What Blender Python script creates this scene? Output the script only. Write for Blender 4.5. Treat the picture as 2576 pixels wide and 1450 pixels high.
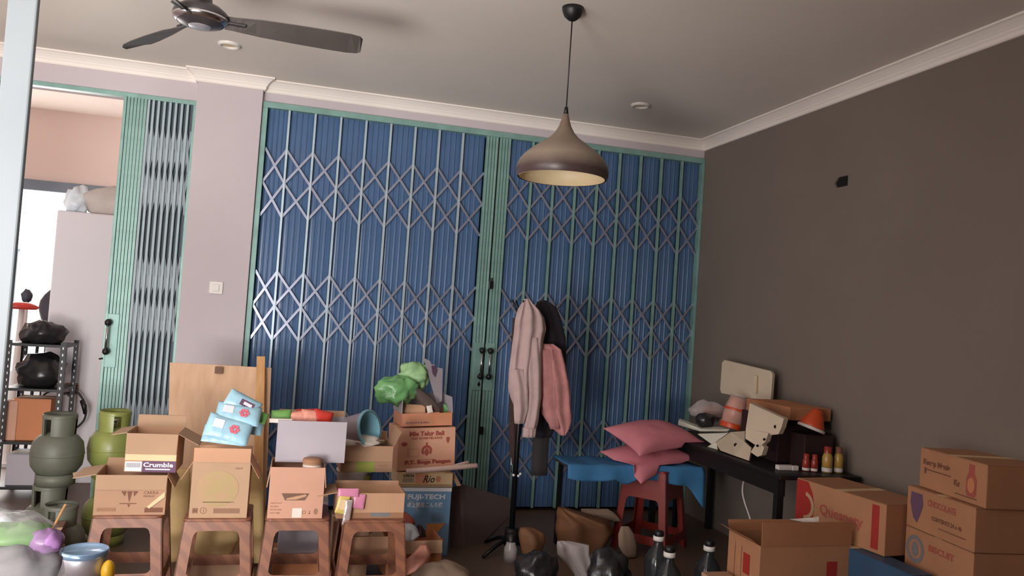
import bpy, bmesh, math, random
from mathutils import Vector, Matrix, noise
random.seed(7)
for o in list(bpy.data.objects): bpy.data.objects.remove(o)
SC = bpy.context.scene; COL = SC.collection
PI = math.pi

# ------------------------------------------------------------------ camera
H = 1.53
F = 2003.69
R_ = Vector((0.9617574, -0.26532691, 0.06800245))
U_ = Vector((-0.07493148, -0.01606864, 0.99705921))
F_ = Vector((0.26345393, 0.9640246, 0.03533548))
cam_d = bpy.data.cameras.new('camera'); cam = bpy.data.objects.new('camera', cam_d); COL.objects.link(cam)
cam_d.sensor_width = 36; cam_d.lens = F / 2576 * 36; cam_d.clip_start = 0.05; cam_d.clip_end = 200
m = Matrix((( R_.x, U_.x, -F_.x, 0), (R_.y, U_.y, -F_.y, 0), (R_.z, U_.z, -F_.z, H), (0, 0, 0, 1)))
cam.matrix_world = m
SC.camera = cam
D = 6.06; W = 3.264; ZC = 3.12

# ------------------------------------------------------------------ world, lights, exposure
SC.view_settings.view_transform = 'Standard'; SC.view_settings.look = 'None'
SC.view_settings.gamma = 1.0; SC.view_settings.use_curve_mapping = False
SC.view_settings.exposure = 0.15
wd = bpy.data.worlds.new('sky'); SC.world = wd; wd.use_nodes = True
bg = wd.node_tree.nodes['Background']; bg.inputs[0].default_value = (0.93, 0.96, 1.0, 1); bg.inputs[1].default_value = 2.2

def area(name, loc, target, sx, sy, power, color=(1, 1, 1), spread=PI):
    l = bpy.data.lights.new(name, 'AREA'); l.shape = 'RECTANGLE'; l.size = sx; l.size_y = sy
    l.energy = power; l.color = color; l.spread = spread
    o = bpy.data.objects.new(name, l); COL.objects.link(o); o.location = loc
    d = Vector(target) - Vector(loc); o.rotation_euler = d.to_track_quat('-Z', 'Y').to_euler()
    return o
# daylight entering by the openings the room has
area('daylight_shop_front', (-1.65, -0.52, 1.50), (-1.65, 3.0, 1.50), 1.7, 2.2, 104, (1.0, 0.96, 0.96))
area('daylight_side_opening', (-2.56, 2.0, 1.40), (1.5, 2.5, 1.40), 1.6, 2.2, 24, (1.0, 0.95, 0.94))
# added fill lamp in the shop front, aimed up to brighten the ceiling
area('ceiling_fill', (-1.65, -0.50, 0.45), (0.1, 3.4, 3.12), 1.7, 0.8, 84, (1.0, 0.96, 0.92), spread=math.radians(120))
area('daylight_far_shop_front', (-3.0, 9.35, 1.4), (-2.6, 6.0, 2.2), 1.6, 2.0, 55, (1.0, 0.92, 0.87))

# ------------------------------------------------------------------ point helpers
def ray(px, py): return F_ + R_ * ((px - 1288) / F) - U_ * ((py - 725) / F)
def at(px, py, Y): d = ray(px, py); t = Y / d.y; return Vector((t * d.x, Y, H + t * d.z))
def atx(px, py, X): d = ray(px, py); t = X / d.x; return Vector((X, t * d.y, H + t * d.z))
def atz(px, py, Z): d = ray(px, py); t = (Z - H) / d.z; return Vector((t * d.x, t * d.y, Z))

# ------------------------------------------------------------------ materials
def srgb(c):
    return tuple(((v / 255) / 12.92 if v / 255 <= 0.04045 else ((v / 255 + 0.055) / 1.055) ** 2.4) for v in c)
MATS = {}
def mat(name, rgb, rough=0.6, metal=0.0, var=0.08, scale=6.0, bump=0.0, bscale=60.0, alpha=1.0, trans=0.0, coat=0.0, emit=0.0, rgb2=None, kind='noise', sub=0.0):
    if name in MATS: return MATS[name]
    M = bpy.data.materials.new(name); M.use_nodes = True; nt = M.node_tree; N = nt.nodes; L = nt.links
    b = N['Principled BSDF']; c = srgb(rgb)
    tc = N.new('ShaderNodeTexCoord')
    if kind == 'wave':
        t = N.new('ShaderNodeTexWave'); t.inputs['Scale'].default_value = scale; t.inputs['Distortion'].default_value = 4.0
        t.inputs['Detail'].default_value = 3.0; t.bands_direction = 'DIAGONAL'; out = t.outputs['Fac']
        L.new(tc.outputs['Object'], t.inputs['Vector'])
    elif kind == 'grain':
        mp = N.new('ShaderNodeMapping'); mp.inputs['Scale'].default_value = (14, 14, 1.2); L.new(tc.outputs['Object'], mp.inputs['Vector'])
        t = N.new('ShaderNodeTexNoise'); t.inputs['Scale'].default_value = scale; t.inputs['Detail'].default_value = 5; out = t.outputs['Fac']
        L.new(mp.outputs['Vector'], t.inputs['Vector'])
    else:
        t = N.new('ShaderNodeTexNoise'); t.inputs['Scale'].default_value = scale; t.inputs['Detail'].default_value = 4; out = t.outputs['Fac']
        L.new(tc.outputs['Object'], t.inputs['Vector'])
    rp = N.new('ShaderNodeValToRGB')
    if rgb2: c2 = srgb(rgb2); lo, hi = c, c2
    else: lo = tuple(v * (1 - var) for v in c); hi = tuple(min(1, v * (1 + var)) for v in c)
    rp.color_ramp.elements[0].position = 0.3; rp.color_ramp.elements[1].position = 0.7
    rp.color_ramp.elements[0].color = (*lo, 1); rp.color_ramp.elements[1].color = (*hi, 1)
    L.new(out, rp.inputs['Fac']); L.new(rp.outputs['Color'], b.inputs['Base Color'])
    b.inputs['Roughness'].default_value = rough; b.inputs['Metallic'].default_value = metal
    b.inputs['Alpha'].default_value = alpha; b.inputs['Transmission Weight'].default_value = trans
    b.inputs['Coat Weight'].default_value = coat
    if sub: b.inputs['Subsurface Weight'].default_value = sub
    if emit: b.inputs['Emission Color'].default_value = (*c, 1); b.inputs['Emission Strength'].default_value = emit
    if bump:
        n2 = N.new('ShaderNodeTexNoise'); n2.inputs['Scale'].default_value = bscale; n2.inputs['Detail'].default_value = 4
        L.new(tc.outputs['Object'], n2.inputs['Vector'])
        bp = N.new('ShaderNodeBump'); bp.inputs['Strength'].default_value = bump; bp.inputs['Distance'].default_value = 0.01
        L.new(n2.outputs['Fac'], bp.inputs['Height']); L.new(bp.outputs['Normal'], b.inputs['Normal'])
    MATS[name] = M
    return M
mat('wall_lilac', (202, 192, 196), 0.85, var=0.05, scale=1.3, bump=0.08, bscale=40)
mat('wall_taupe', (124, 113, 104), 0.85, var=0.05, scale=1.1, bump=0.08, bscale=40)
mat('wall_cream', (230, 210, 202), 0.85, var=0.03, scale=1)
mat('ceiling_paint', (232, 224, 214), 0.9, var=0.04, scale=0.8)
mat('cornice_paint', (246, 238, 230), 0.7, var=0.02, scale=3)
mat('floor_tile', (104, 84, 70), 0.45, var=0.12, scale=3, bump=0.05)
mat('gate_teal', (134, 172, 164), 0.42, metal=0.15, var=0.14, scale=9, bump=0.05)
mat('gate_pole', (190, 208, 216), 0.35, metal=0.35, var=0.12, scale=7)
mat('gate_bar_dull', (150, 160, 168), 0.6, metal=0.1, var=0.1)
mat('gate_bar', (168, 172, 190), 0.32, metal=0.6, var=0.12, scale=5)
mat('gate_pole_dull', (166, 184, 190), 0.55, metal=0.05, var=0.1)
mat('gate_blue', (84, 114, 154), 0.2, metal=0.0, var=0.12, scale=2.5)
mat('gate_grey', (112, 122, 132), 0.4, metal=0.2, var=0.12, scale=3)
mat('post_paint', (124, 132, 136), 0.5, var=0.05, scale=2)
mat('black_metal', (20, 20, 22), 0.4, metal=0.3, var=0.1)
mat('black_plastic', (22, 21, 22), 0.45, var=0.15)
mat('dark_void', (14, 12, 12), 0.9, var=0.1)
mat('chrome', (205, 205, 210), 0.18, metal=1.0, var=0.03)
mat('white_plastic', (225, 220, 214), 0.4, var=0.03)
mat('fan_grey', (62, 58, 60), 0.3, metal=0.3, var=0.08)
mat('fan_blade', (84, 78, 76), 0.5, var=0.1)
mat('shade_cream', (226, 206, 168), 0.5, var=0.04)
for nm, c in {'card_a': (192, 150, 118), 'card_b': (178, 145, 116), 'card_c': (196, 150, 118), 'card_d': (196, 128, 88), 'card_e': (178, 140, 112), 'card_f': (164, 112, 78), 'card_pink': (202, 154, 130), 'card_m': (220, 166, 138)}.items():
    mat(nm, c, 0.8, var=0.06, scale=5, bump=0.05, bscale=90)
mat('card_g', (174, 124, 90), 0.8, var=0.06, scale=5, bump=0.05, bscale=90)
mat('card_inner', (176, 132, 102), 0.85, var=0.06, scale=5)
mat('card_dark', (120, 90, 74), 0.85, var=0.08, scale=5)
mat('card_white', (174, 166, 174), 0.6, var=0.02, scale=4)
mat('card_sky', (118, 158, 194), 0.45, var=0.1, scale=5)
mat('card_blue', (50, 82, 112), 0.45, var=0.1, scale=5)
mat('card_ginger', (226, 158, 132), 0.5, var=0.14, scale=6, rgb2=(208, 140, 98))
mat('green_tint', (170, 150, 104), 0.8, var=0.1, scale=16, rgb2=(180, 145, 114))
mat('print_brown', (122, 78, 58), 0.7); mat('print_red', (166, 84, 70), 0.7); mat('print_deep_red', (160, 44, 36), 0.6)
mat('print_black', (52, 42, 42), 0.7); mat('print_white', (232, 232, 240), 0.6); mat('print_violet', (104, 74, 100), 0.7)
mat('print_tan', (158, 116, 88), 0.8); mat('print_orange', (222, 150, 90), 0.6); mat('print_grey', (120, 118, 120), 0.8)
mat('print_lime', (150, 158, 70), 0.6); mat('print_sand', (226, 196, 152), 0.6)
mat('stool_wood', (128, 82, 62), 0.42, kind='wave', scale=7, rgb2=(144, 94, 70))
mat('stool_red', (128, 38, 30), 0.35, var=0.08, scale=4)
mat('ply', (196, 158, 126), 0.75, kind='grain', scale=1.6, rgb2=(214, 178, 146), bump=0.05)
mat('pine', (206, 160, 106), 0.7, kind='grain', scale=2.5, rgb2=(184, 132, 84))
mat('yellow_foam', (222, 190, 134), 0.85, var=0.12, scale=5, bump=0.3, bscale=14)
mat('gas_green', (134, 142, 76), 0.35, var=0.15, scale=6)
mat('gas_dull', (96, 98, 86), 0.5, var=0.15, scale=6)
mat('tin_blue', (140, 172, 205), 0.2, metal=0.5, var=0.1)
mat('tin_silver', (190, 190, 198), 0.42, metal=0.7, var=0.05)
mat('yellow_plastic', (226, 176, 40), 0.4)
mat('bag_clear', (150, 146, 148), 0.22, alpha=0.34, bump=0.7, bscale=9)
mat('bag_clear_b', (215, 205, 205), 0.2, alpha=0.5, bump=0.6, bscale=12)
mat('bag_green', (118, 176, 112), 0.25, var=0.25, scale=7, bump=0.5, bscale=14)
mat('bag_pale_green', (150, 192, 136), 0.5, var=0.2, scale=8, bump=0.5, bscale=12)
mat('bag_dark', (38, 36, 38), 0.25, var=0.2, bump=0.4, bscale=12)
mat('bag_violet', (150, 110, 160), 0.3, var=0.2)
mat('leaf_green', (110, 160, 84), 0.5, var=0.25, scale=8)
mat('cloth_grey', (190, 164, 162), 0.95, var=0.08, scale=12, bump=0.25, bscale=120)
mat('cloth_black', (34, 30, 38), 0.95, var=0.1, scale=9)
mat('cloth_brown', (66, 48, 44), 0.95, var=0.1, scale=9)
mat('cloth_olive', (58, 54, 54), 0.95, var=0.1, scale=9)
mat('towel_pink', (210, 146, 144), 0.95, var=0.16, scale=14, bump=0.5, bscale=160)
mat('cushion_pink', (204, 124, 134), 0.55, var=0.1, scale=4, bump=0.1)
mat('cloth_blue', (60, 120, 168), 0.85, var=0.12, scale=7, bump=0.2)
mat('packet_blue', (164, 206, 224), 0.25, var=0.16, scale=10, bump=0.35, bscale=22)
mat('packet_white', (222, 230, 236), 0.3); mat('packet_pink', (222, 112, 130), 0.4)
mat('pink_sachet', (214, 138, 168), 0.25, var=0.15); mat('yellow_sachet', (214, 190, 110), 0.3, var=0.15)
mat('foil', (220, 205, 200), 0.15, metal=0.5, bump=0.5, bscale=30)
mat('red_plastic', (196, 56, 44), 0.3, var=0.2, scale=9)
mat('bucket_grey', (150, 138, 150), 0.35, var=0.05); mat('bucket_blue', (138, 192, 210), 0.35, var=0.05)
mat('paper_white', (226, 214, 204), 0.8, var=0.04)
mat('tube_foam', (226, 196, 184), 0.6)
mat('sheet_brown', (92, 76, 72), 0.7, var=0.08, scale=2)
mat('foam_white', (214, 196, 172), 0.75, var=0.05, scale=5, bump=0.1)
mat('foam_bright', (224, 222, 206), 0.7, var=0.04)
mat('maroon', (46, 26, 25), 0.6, var=0.15); mat('desk_black', (22, 19, 19), 0.5, var=0.15)
mat('brown_glass', (30, 26, 24), 0.12, alpha=0.85); mat('jar_clear', (210, 190, 180), 0.1, alpha=0.3)
mat('bottle_clear', (50, 56, 60), 0.08, alpha=0.72)
mat('wafer', (222, 150, 130), 0.5, var=0.15, scale=14, bump=0.4, bscale=40)
mat('sauce_yellow', (176, 140, 70), 0.3); mat('sauce_red', (150, 52, 40), 0.3)
mat('orange_red', (206, 78, 40), 0.4, var=0.15)
mat('bag_brown', (116, 78, 50), 0.7, var=0.15, bump=0.4, bscale=10)
mat('beige_cloth', (150, 128, 110), 0.9, var=0.1)
mat('off_white', (216, 206, 200), 0.6); mat('plug_brown', (120, 88, 84), 0.5)
mat('fridge_paint', (212, 206, 208), 0.5, var=0.03, scale=1)
mat('sack', (196, 184, 176), 0.8, var=0.12, scale=4, bump=0.3, bscale=10)
mat('seat_dark', (60, 60, 72), 0.5, var=0.1)
mat('glass', (235, 242, 248), 0.05, alpha=0.15)

def shade_material():
    M = bpy.data.materials.new('shade_brown_gradient'); M.use_nodes = True; nt = M.node_tree; N = nt.nodes; L = nt.links
    b = N['Principled BSDF']; tc = N.new('ShaderNodeTexCoord'); sp = N.new('ShaderNodeSeparateXYZ')
    L.new(tc.outputs['Object'], sp.inputs[0])
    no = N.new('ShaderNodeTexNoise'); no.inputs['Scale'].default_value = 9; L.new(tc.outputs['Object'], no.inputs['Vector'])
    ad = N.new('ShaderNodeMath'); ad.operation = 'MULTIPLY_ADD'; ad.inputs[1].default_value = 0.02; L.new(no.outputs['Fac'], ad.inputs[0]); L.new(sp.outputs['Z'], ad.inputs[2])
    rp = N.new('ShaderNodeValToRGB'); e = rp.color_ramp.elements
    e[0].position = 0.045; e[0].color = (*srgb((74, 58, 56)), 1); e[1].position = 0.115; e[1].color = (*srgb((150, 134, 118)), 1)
    e2 = e.new(0.29); e2.color = (*srgb((118, 100, 86)), 1)  # dark near the rim, palest just above, mid brown towards the neck
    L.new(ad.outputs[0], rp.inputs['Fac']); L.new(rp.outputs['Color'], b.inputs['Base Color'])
    b.inputs['Roughness'].default_value = 0.38
    return M
MATS['shade_brown'] = shade_material()

# ------------------------------------------------------------------ mesh builder
class MB:
    def __init__(s): s.v = []; s.f = []; s.mi = []; s.m = 0; s.M = None
    def add(s, vs, fs):
        b = len(s.v)
        for p in vs:
            p = Vector(p)
            s.v.append(s.M @ p if s.M else p)
        for f in fs: s.f.append(tuple(b + i for i in f)); s.mi.append(s.m)
        return s
    def box(s, x0, x1, y0, y1, z0, z1):
        return s.add([(x0, y0, z0), (x1, y0, z0), (x1, y1, z0), (x0, y1, z0), (x0, y0, z1), (x1, y0, z1), (x1, y1, z1), (x0, y1, z1)],
                     [(0, 3, 2, 1), (4, 5, 6, 7), (0, 1, 5, 4), (1, 2, 6, 5), (2, 3, 7, 6), (3, 0, 4, 7)])
    def hexa(s, a, b):   # a, b: four-corner loops
        return s.add(list(a) + list(b), [(0, 3, 2, 1), (4, 5, 6, 7), (0, 1, 5, 4), (1, 2, 6, 5), (2, 3, 7, 6), (3, 0, 4, 7)])
    def prism(s, poly, y0, y1):   # poly in x,z extruded along y
        n = len(poly)
        return s.add([(x, y0, z) for x, z in poly] + [(x, y1, z) for x, z in poly],
                     [tuple(range(n)), tuple(range(2 * n - 1, n - 1, -1))] + [(i, n + i, n + (i + 1) % n, (i + 1) % n) for i in range(n)])
    def prismz(s, poly, z0, z1):
        n = len(poly)
        return s.add([(x, y, z0) for x, y in poly] + [(x, y, z1) for x, y in poly],
                     [tuple(range(n - 1, -1, -1)), tuple(range(n, 2 * n))] + [(i, (i + 1) % n, n + (i + 1) % n, n + i) for i in range(n)])
    def tube(s, pts, r, n=8, cap=True):
        pts = [Vector(p) for p in pts]; rs = r if isinstance(r, (list, tuple)) else [r] * len(pts)
        vs = []; up = None
        for i, p in enumerate(pts):
            t = (pts[min(i + 1, len(pts) - 1)] - pts[max(i - 1, 0)]).normalized()
            if up is None: up = t.orthogonal().normalized()
            up = (up - t * up.dot(t)).normalized(); w = t.cross(up)
            for k in range(n): a = 2 * PI * k / n; vs.append(p + (up * math.cos(a) + w * math.sin(a)) * rs[i])
        fs = [(i * n + k, i * n + (k + 1) % n, (i + 1) * n + (k + 1) % n, (i + 1) * n + k) for i in range(len(pts) - 1) for k in range(n)]
        if cap: fs += [tuple(range(n - 1, -1, -1)), tuple(range((len(pts) - 1) * n, len(pts) * n))]
        return s.add(vs, fs)
    def lathe(s, prof, n=24, c=(0, 0, 0), a0=0, a1=2 * PI, close=True):
        full = abs(a1 - a0 - 2 * PI) < 1e-6; k_n = n if full else n + 1
        vs = [(c[0] + r * math.cos(a0 + (a1 - a0) * k / n), c[1] + r * math.sin(a0 + (a1 - a0) * k / n), c[2] + z) for r, z in prof for k in range(k_n)]
        fs = []
        for i in range(len(prof) - 1):
            for k in range(n):
                k2 = (k + 1) % k_n
                fs.append((i * k_n + k, i * k_n + k2, (i + 1) * k_n + k2, (i + 1) * k_n + k))
        return s.add(vs, fs)
    def cyl(s, c, r, z0, z1, n=20, r2=None):
        r2 = r if r2 is None else r2
        return s.lathe([(0.0001, z0), (r, z0), (r2, z1), (0.0001, z1)], n, c)
    def sphere(s, c, r, n=14, sq=(1, 1, 1)):
        vs = []; h = n // 2
        for i in range(h + 1):
            t = PI * i / h
            for k in range(n):
                a = 2 * PI * k / n
                vs.append((c[0] + sq[0] * r * max(1e-4, math.sin(t)) * math.cos(a), c[1] + sq[1] * r * max(1e-4, math.sin(t)) * math.sin(a), c[2] - sq[2] * r * math.cos(t)))
        return s.add(vs, [(i * n + k, i * n + (k + 1) % n, (i + 1) * n + (k + 1) % n, (i + 1) * n + k) for i in range(h) for k in range(n)])
    def text(s, body, x, z, size, y=0, center=False, width=None, bold=0.0, shear=0.0, M=None):
        cu = bpy.data.curves.new('t', 'FONT'); cu.body = body; cu.size = size; cu.offset = bold; cu.shear = shear
        cu.resolution_u = 2; cu.align_x = 'CENTER' if center else 'LEFT'
        ob = bpy.data.objects.new('t', cu); COL.objects.link(ob)
        me = bpy.data.meshes.new_from_object(ob.evaluated_get(bpy.context.evaluated_depsgraph_get()))
        bpy.data.objects.remove(ob); bpy.data.curves.remove(cu)
        xs = [v.co.x for v in me.vertices]
        k = 1.0
        if width and xs: k = width / (max(xs) - min(xs))
        vs = [Vector((x + v.co.x * k, y, z + v.co.y)) for v in me.vertices]
        if M: vs = [M @ v for v in vs]
        s.add(vs, [tuple(p.vertices) for p in me.polygons]); bpy.data.meshes.remove(me)
        return s
    def build(s, name, mats, parent=None, smooth=False, bevel=0.0, world=False, recenter=True):
        me = bpy.data.meshes.new(name)
        off = Vector((0, 0, 0))
        if parent is None and recenter:
            xs = [v.x for v in s.v]; ys = [v.y for v in s.v]; zs = [v.z for v in s.v]
            off = Vector(((min(xs) + max(xs)) / 2, (min(ys) + max(ys)) / 2, min(zs)))
        elif parent is not None and world:
            q = parent; off = Vector((0, 0, 0))
            while q: off += q.location; q = q.parent
        me.from_pydata([tuple(v - off) for v in s.v], [], s.f)
        mats = mats if isinstance(mats, (list, tuple)) else [mats]
        for mm in mats: me.materials.append(MATS[mm])
        for p, i in zip(me.polygons, s.mi): p.material_index = i; p.use_smooth = smooth
        o = bpy.data.objects.new(name, me); COL.objects.link(o)
        if parent is not None: o.parent = parent
        else: o.location = off
        if bevel:
            b = o.modifiers.new('bevel', 'BEVEL'); b.width = bevel; b.segments = 2; b.limit_method = 'ANGLE'; b.angle_limit = 0.7
        return o

def tag(o, label, cat, group=None, kind=None):
    if label: o['label'] = label
    if cat: o['category'] = cat
    if group: o['group'] = group
    if kind: o['kind'] = kind
    return o
def thing(name, label, cat, loc=(0, 0, 0), rz=0.0, group=None, rot=None):
    o = bpy.data.objects.new(name, None); COL.objects.link(o); o.location = loc
    o.rotation_euler = rot if rot else (0, 0, rz); o.empty_display_size = 0.05
    return tag(o, label, cat, group)
def struct(name, mb, mt, **k):
    o = mb.build(name, mt, recenter=False, **k); o['kind'] = 'structure'; return o
def inst(src, name, parent, loc=(0, 0, 0), rot=(0, 0, 0)):
    o = src.copy(); o.name = name; COL.objects.link(o); o.parent = parent; o.location = loc; o.rotation_euler = rot; return o

# ------------------------------------------------------------------ room shell
SFY = -0.62; XL = -2.65; YB = -1.4; YF = 9.6; DT = 2.93   # far wall of the room beyond, door head height
struct('floor', MB().box(XL - 3, W + 0.3, YB, YF + 6, -0.1, 0), 'floor_tile')
struct('ceiling', MB().box(XL - 0.2, W + 0.2, YB - .1, D + 0.3, ZC, ZC + 0.12), 'ceiling_paint')
# right wall with its ragged pipe hole
h0 = atx(2099, 478, W); h1 = atx(2134, 436, W); yn, yf, z0h, z1h = h1.y, h0.y, h0.z + .01, h1.z - 0.012
mb = MB(); x0, x1 = W, W + 0.2
mb.box(x0, x1, YB, yn, 0, ZC); mb.box(x0, x1, yf, D + 0.25, 0, ZC); mb.box(x0, x1, yn, yf, 0, z0h); mb.box(x0, x1, yn, yf, z1h, ZC)
c = 0.03
mb.add([(x0, yf, z1h), (x0, yf - c, z1h), (x0, yf, z1h - c), (x1, yf, z1h), (x1, yf - c, z1h), (x1, yf, z1h - c)], [(0, 2, 1), (1, 2, 5, 4)])
mb.add([(x0, yf, z0h), (x0, yf - c * .7, z0h), (x0, yf, z0h + c), (x1, yf, z0h), (x1, yf - c * .7, z0h), (x1, yf, z0h + c)], [(0, 1, 2), (1, 4, 5, 2)])
struct('wall_right', mb, 'wall_taupe')
struct('hole_shade', MB().box(W + .012, W + .19, yn - .01, yf + .01, z0h - .01, z1h + .01), 'dark_void')  # dark box filling the hole, its shade painted as colour
# back wall: lintels and the pillar between the gates
PX0, PX1 = -0.762, -0.318; PY = D - 0.06
LX = -2.02   # left jamb of the side doorway
mb = MB(); mb.box(PX1, W, D + 0.0, D + 0.25, 2.965, ZC); mb.box(LX, PX0, D, D + 0.25, 2.905, ZC)
mb.box(XL, LX, D, D + 0.25, 0, ZC)
struct('wall_back', mb, 'wall_lilac')
struct('wall_pillar', MB().box(PX0, PX1, PY, D + 0.25, 0, ZC), 'wall_lilac', bevel=0.004)
# closing wall outside the blue shutters
struct('wall_outer', MB().box(PX1, W, D + 0.2, D + 0.3, 0, 2.97), 'dark_void')
# left wall with a wide opening to the light, and the wall behind the camera with the shop front
mb = MB(); mb.box(XL - 0.15, XL, SFY - .1, 1.1, 0, ZC); mb.box(XL - 0.15, XL, 2.9, D, 0, ZC); mb.box(XL - 0.15, XL, 1.1, 2.9, 2.6, ZC); mb.box(XL - 0.15, XL, 1.1, 2.9, 0, 0.2)
struct('wall_left', mb, 'wall_cream')
SFY = -0.62
mb = MB(); mb.box(XL, -2.50, SFY - .1, SFY, 0, ZC); mb.box(-0.80, -0.60, SFY - .1, SFY, 0, ZC); mb.box(-2.50, -0.80, SFY - .1, SFY, 2.65, ZC)
mb.box(-0.70, -0.60, YB, SFY - .1, 0, ZC); mb.box(-0.74, -0.60, SFY, 0.62, 0, ZC); mb.box(-0.70, W, YB - .15, YB, 0, ZC)  # unseen stub beside the camera, added to shade the right side
struct('wall_behind_and_blocker', mb, 'wall_taupe')
# near steel post at the left edge
pa = at(103, 0, 3.0); pb = at(27, 0, 3.0)
o = MB().box(pb.x, pa.x, 2.97, 3.0, 0, ZC).build('trim_2', 'post_paint', recenter=False, bevel=0.006); o['kind'] = 'structure'

# cornices
PR = [(0, ZC - .085), (0.012, ZC - .085), (0.018, ZC - .078), (0.020, ZC - .062), (0.028, ZC - .052), (0.030, ZC - .046), (0.045, ZC - .030), (0.062, ZC - .016), (0.070, ZC - .012), (0.076, ZC - .010), (0.076, ZC), (0, ZC)]
def cornice(name, path):   # path: list of (x, y, nx, ny) corner points with outward offset direction of the profile
    mb = MB(); n = len(PR); vs = []
    for (x, y, nx, ny) in path:
        for (p, z) in PR: vs.append((x + nx * p, y + ny * p, z))
    fs = [(i * n + k, i * n + (k + 1) % n, (i + 1) * n + (k + 1) % n, (i + 1) * n + k) for i in range(len(path) - 1) for k in range(n)]
    fs += [tuple(range(n)), tuple(range(len(path) * n - 1, (len(path) - 1) * n - 1, -1))]
    mb.add(vs, fs); return struct(name, mb, 'cornice_paint')
cornice('trim_3', [(PX1 + 0.001, D, 0, -1), (W, D, -1, -1)])
cornice('trim_4', [(W, D, -1, -1), (W, YB, -1, 0)])
cornice('trim_5', [(PX0, D, -1, -1), (PX0, PY, -1, -1), (PX1, PY, 1, -1), (PX1, D, 1, 0)])
cornice('trim_6', [(XL, D, 0, -1), (PX0, D, 0, -1)])

# ------------------------------------------------------------------ folding gates
teal = 'gate_teal'
mb = MB(); mb.box(PX1 + .002, W - .002, D - 0.03, D + 0.06, 2.925, 2.968)      # header channel
mb.box(PX1 + .002, PX1 + .04, D - 0.03, D + 0.06, 0, 2.925)                     # left jamb
mb.box(W - .022, W - .002, D - 0.03, D + 0.06, 0, 2.925)
fr = struct('door_1', mb, teal, bevel=0.003)
mb = MB(); mb.box(LX, PX0, D - .02, D + .05, 2.875, 2.905); mb.box(PX0 - .02, PX0, D - .03, D + .06, 0, 2.875)
struct('door_2', mb, teal, bevel=0.003)

def bar_mesh(w, h, up):
    mb = MB(); L = math.hypot(w, h); a = math.atan2(h if up else -h, w)
    c, s = math.cos(a), math.sin(a); hw = 0.0085
    pts = [(-L / 2, -hw), (L / 2, -hw), (L / 2, hw), (-L / 2, hw)]
    pts = [(x * c - z * s, x * s + z * c) for x, z in pts]
    mb.prism(pts, -0.002, 0.002); return mb
def panel_mb(w, h):
    mb = MB(); g = 0.003
    prof = [(g, 0.007), (g + .006, 0.0)]
    for k in range(3):
        x = g + w * .26 + w * .22 * k; q = .0045
        prof += [(x - q - .006, .001)] + [(x - q * math.cos(PI * j / 6), .001 - q * math.sin(PI * j / 6)) for j in range(7)] + [(x + q + .006, .001)]
    prof += [(w - g - .008, 0.001), (w - g, 0.007)]
    n = len(prof)
    vs = [(x, y, 0) for x, y in prof] + [(x, y, h) for x, y in prof] + [(x, y + .002, 0) for x, y in prof] + [(x, y + .002, h) for x, y in prof]
    fs = [(i, i + 1, n + i + 1, n + i) for i in range(n - 1)] + [(2 * n + i + 1, 2 * n + i, 3 * n + i, 3 * n + i + 1) for i in range(n - 1)]
    mb.add(vs, fs); return mb
BANDS = [(2.636, 2.387, 2.138), (1.739, 1.490, 1.241), (0.74, 0.49, 0.24)]
def gate_leaf(th, edges, y, top, pole_mat, panel_mat, hh, first_pole=True, last_pole=False, bar_mat='gate_bar'):
    z0 = 0.03
    cache = {}
    def get(key, fn, nm, mt, **k):
        if key not in cache:
            o = fn().build(nm, mt, th, **k); cache[key] = o; return o, True
        return cache[key], False
    L0 = th.location
    for i in range(len(edges) - 1):
        a, b = edges[i], edges[i + 1]; w = b - a; key = round(w, 3)
        o, new = get(('p', key), lambda: panel_mb(w, top - z0), 'panel', panel_mat, smooth=True)
        lp = (a - L0.x, y + 0.030 - L0.y, z0)
        if new: o.location = lp
        else: inst(o, 'panel', th, lp)
        for (zt, zm, zb) in BANDS:
            for (zu, zd) in ((zm + hh, zm), (zm, zm - hh)):
                for up in (True, False):
                    o, new = get(('b', key, up), lambda: bar_mesh(w, hh, up), 'lattice_bar', bar_mat)
                    lb = ((a + b) / 2 - L0.x, y + (0.004 if up else -0.001) - L0.y, (zu + zd) / 2)
                    if new: o.location = lb
                    else: inst(o, 'lattice_bar', th, lb)
    for i, x in enumerate(edges):
        if (i == 0 and not first_pole) or (i == len(edges) - 1 and not last_pole): continue
        def pm():
            m_ = MB(); m_.box(-.0075, .0075, -0.014, -0.003, z0, top); m_.box(-.0075, .0075, 0.008, 0.018, z0, top); return m_
        o, new = get('pole', pm, 'pole', pole_mat)
        if new: o.location = (x - L0.x, y - L0.y, 0)
        else: inst(o, 'pole', th, (x - L0.x, y - L0.y, 0))
def stack(th, xa, xb, y, top, n, z_gap=None):
    L0 = th.location; w = (xb - xa) / n; first = None
    for i in range(n):
        x = xa + (i + .5) * w
        if first is None:
            m_ = MB(); h = w * .40
            m_.box(-h, h, -0.006, 0.0, .03, top); m_.box(-h, -h + .003, -0.006, 0.03, .03, top); m_.box(h - .003, h, -0.006, 0.03, .03, top)
            first = m_.build('channel', teal, th); first.location = (x - L0.x, y - L0.y, 0)
        else: inst(first, 'channel', th, (x - L0.x, y - L0.y, 0))
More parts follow.
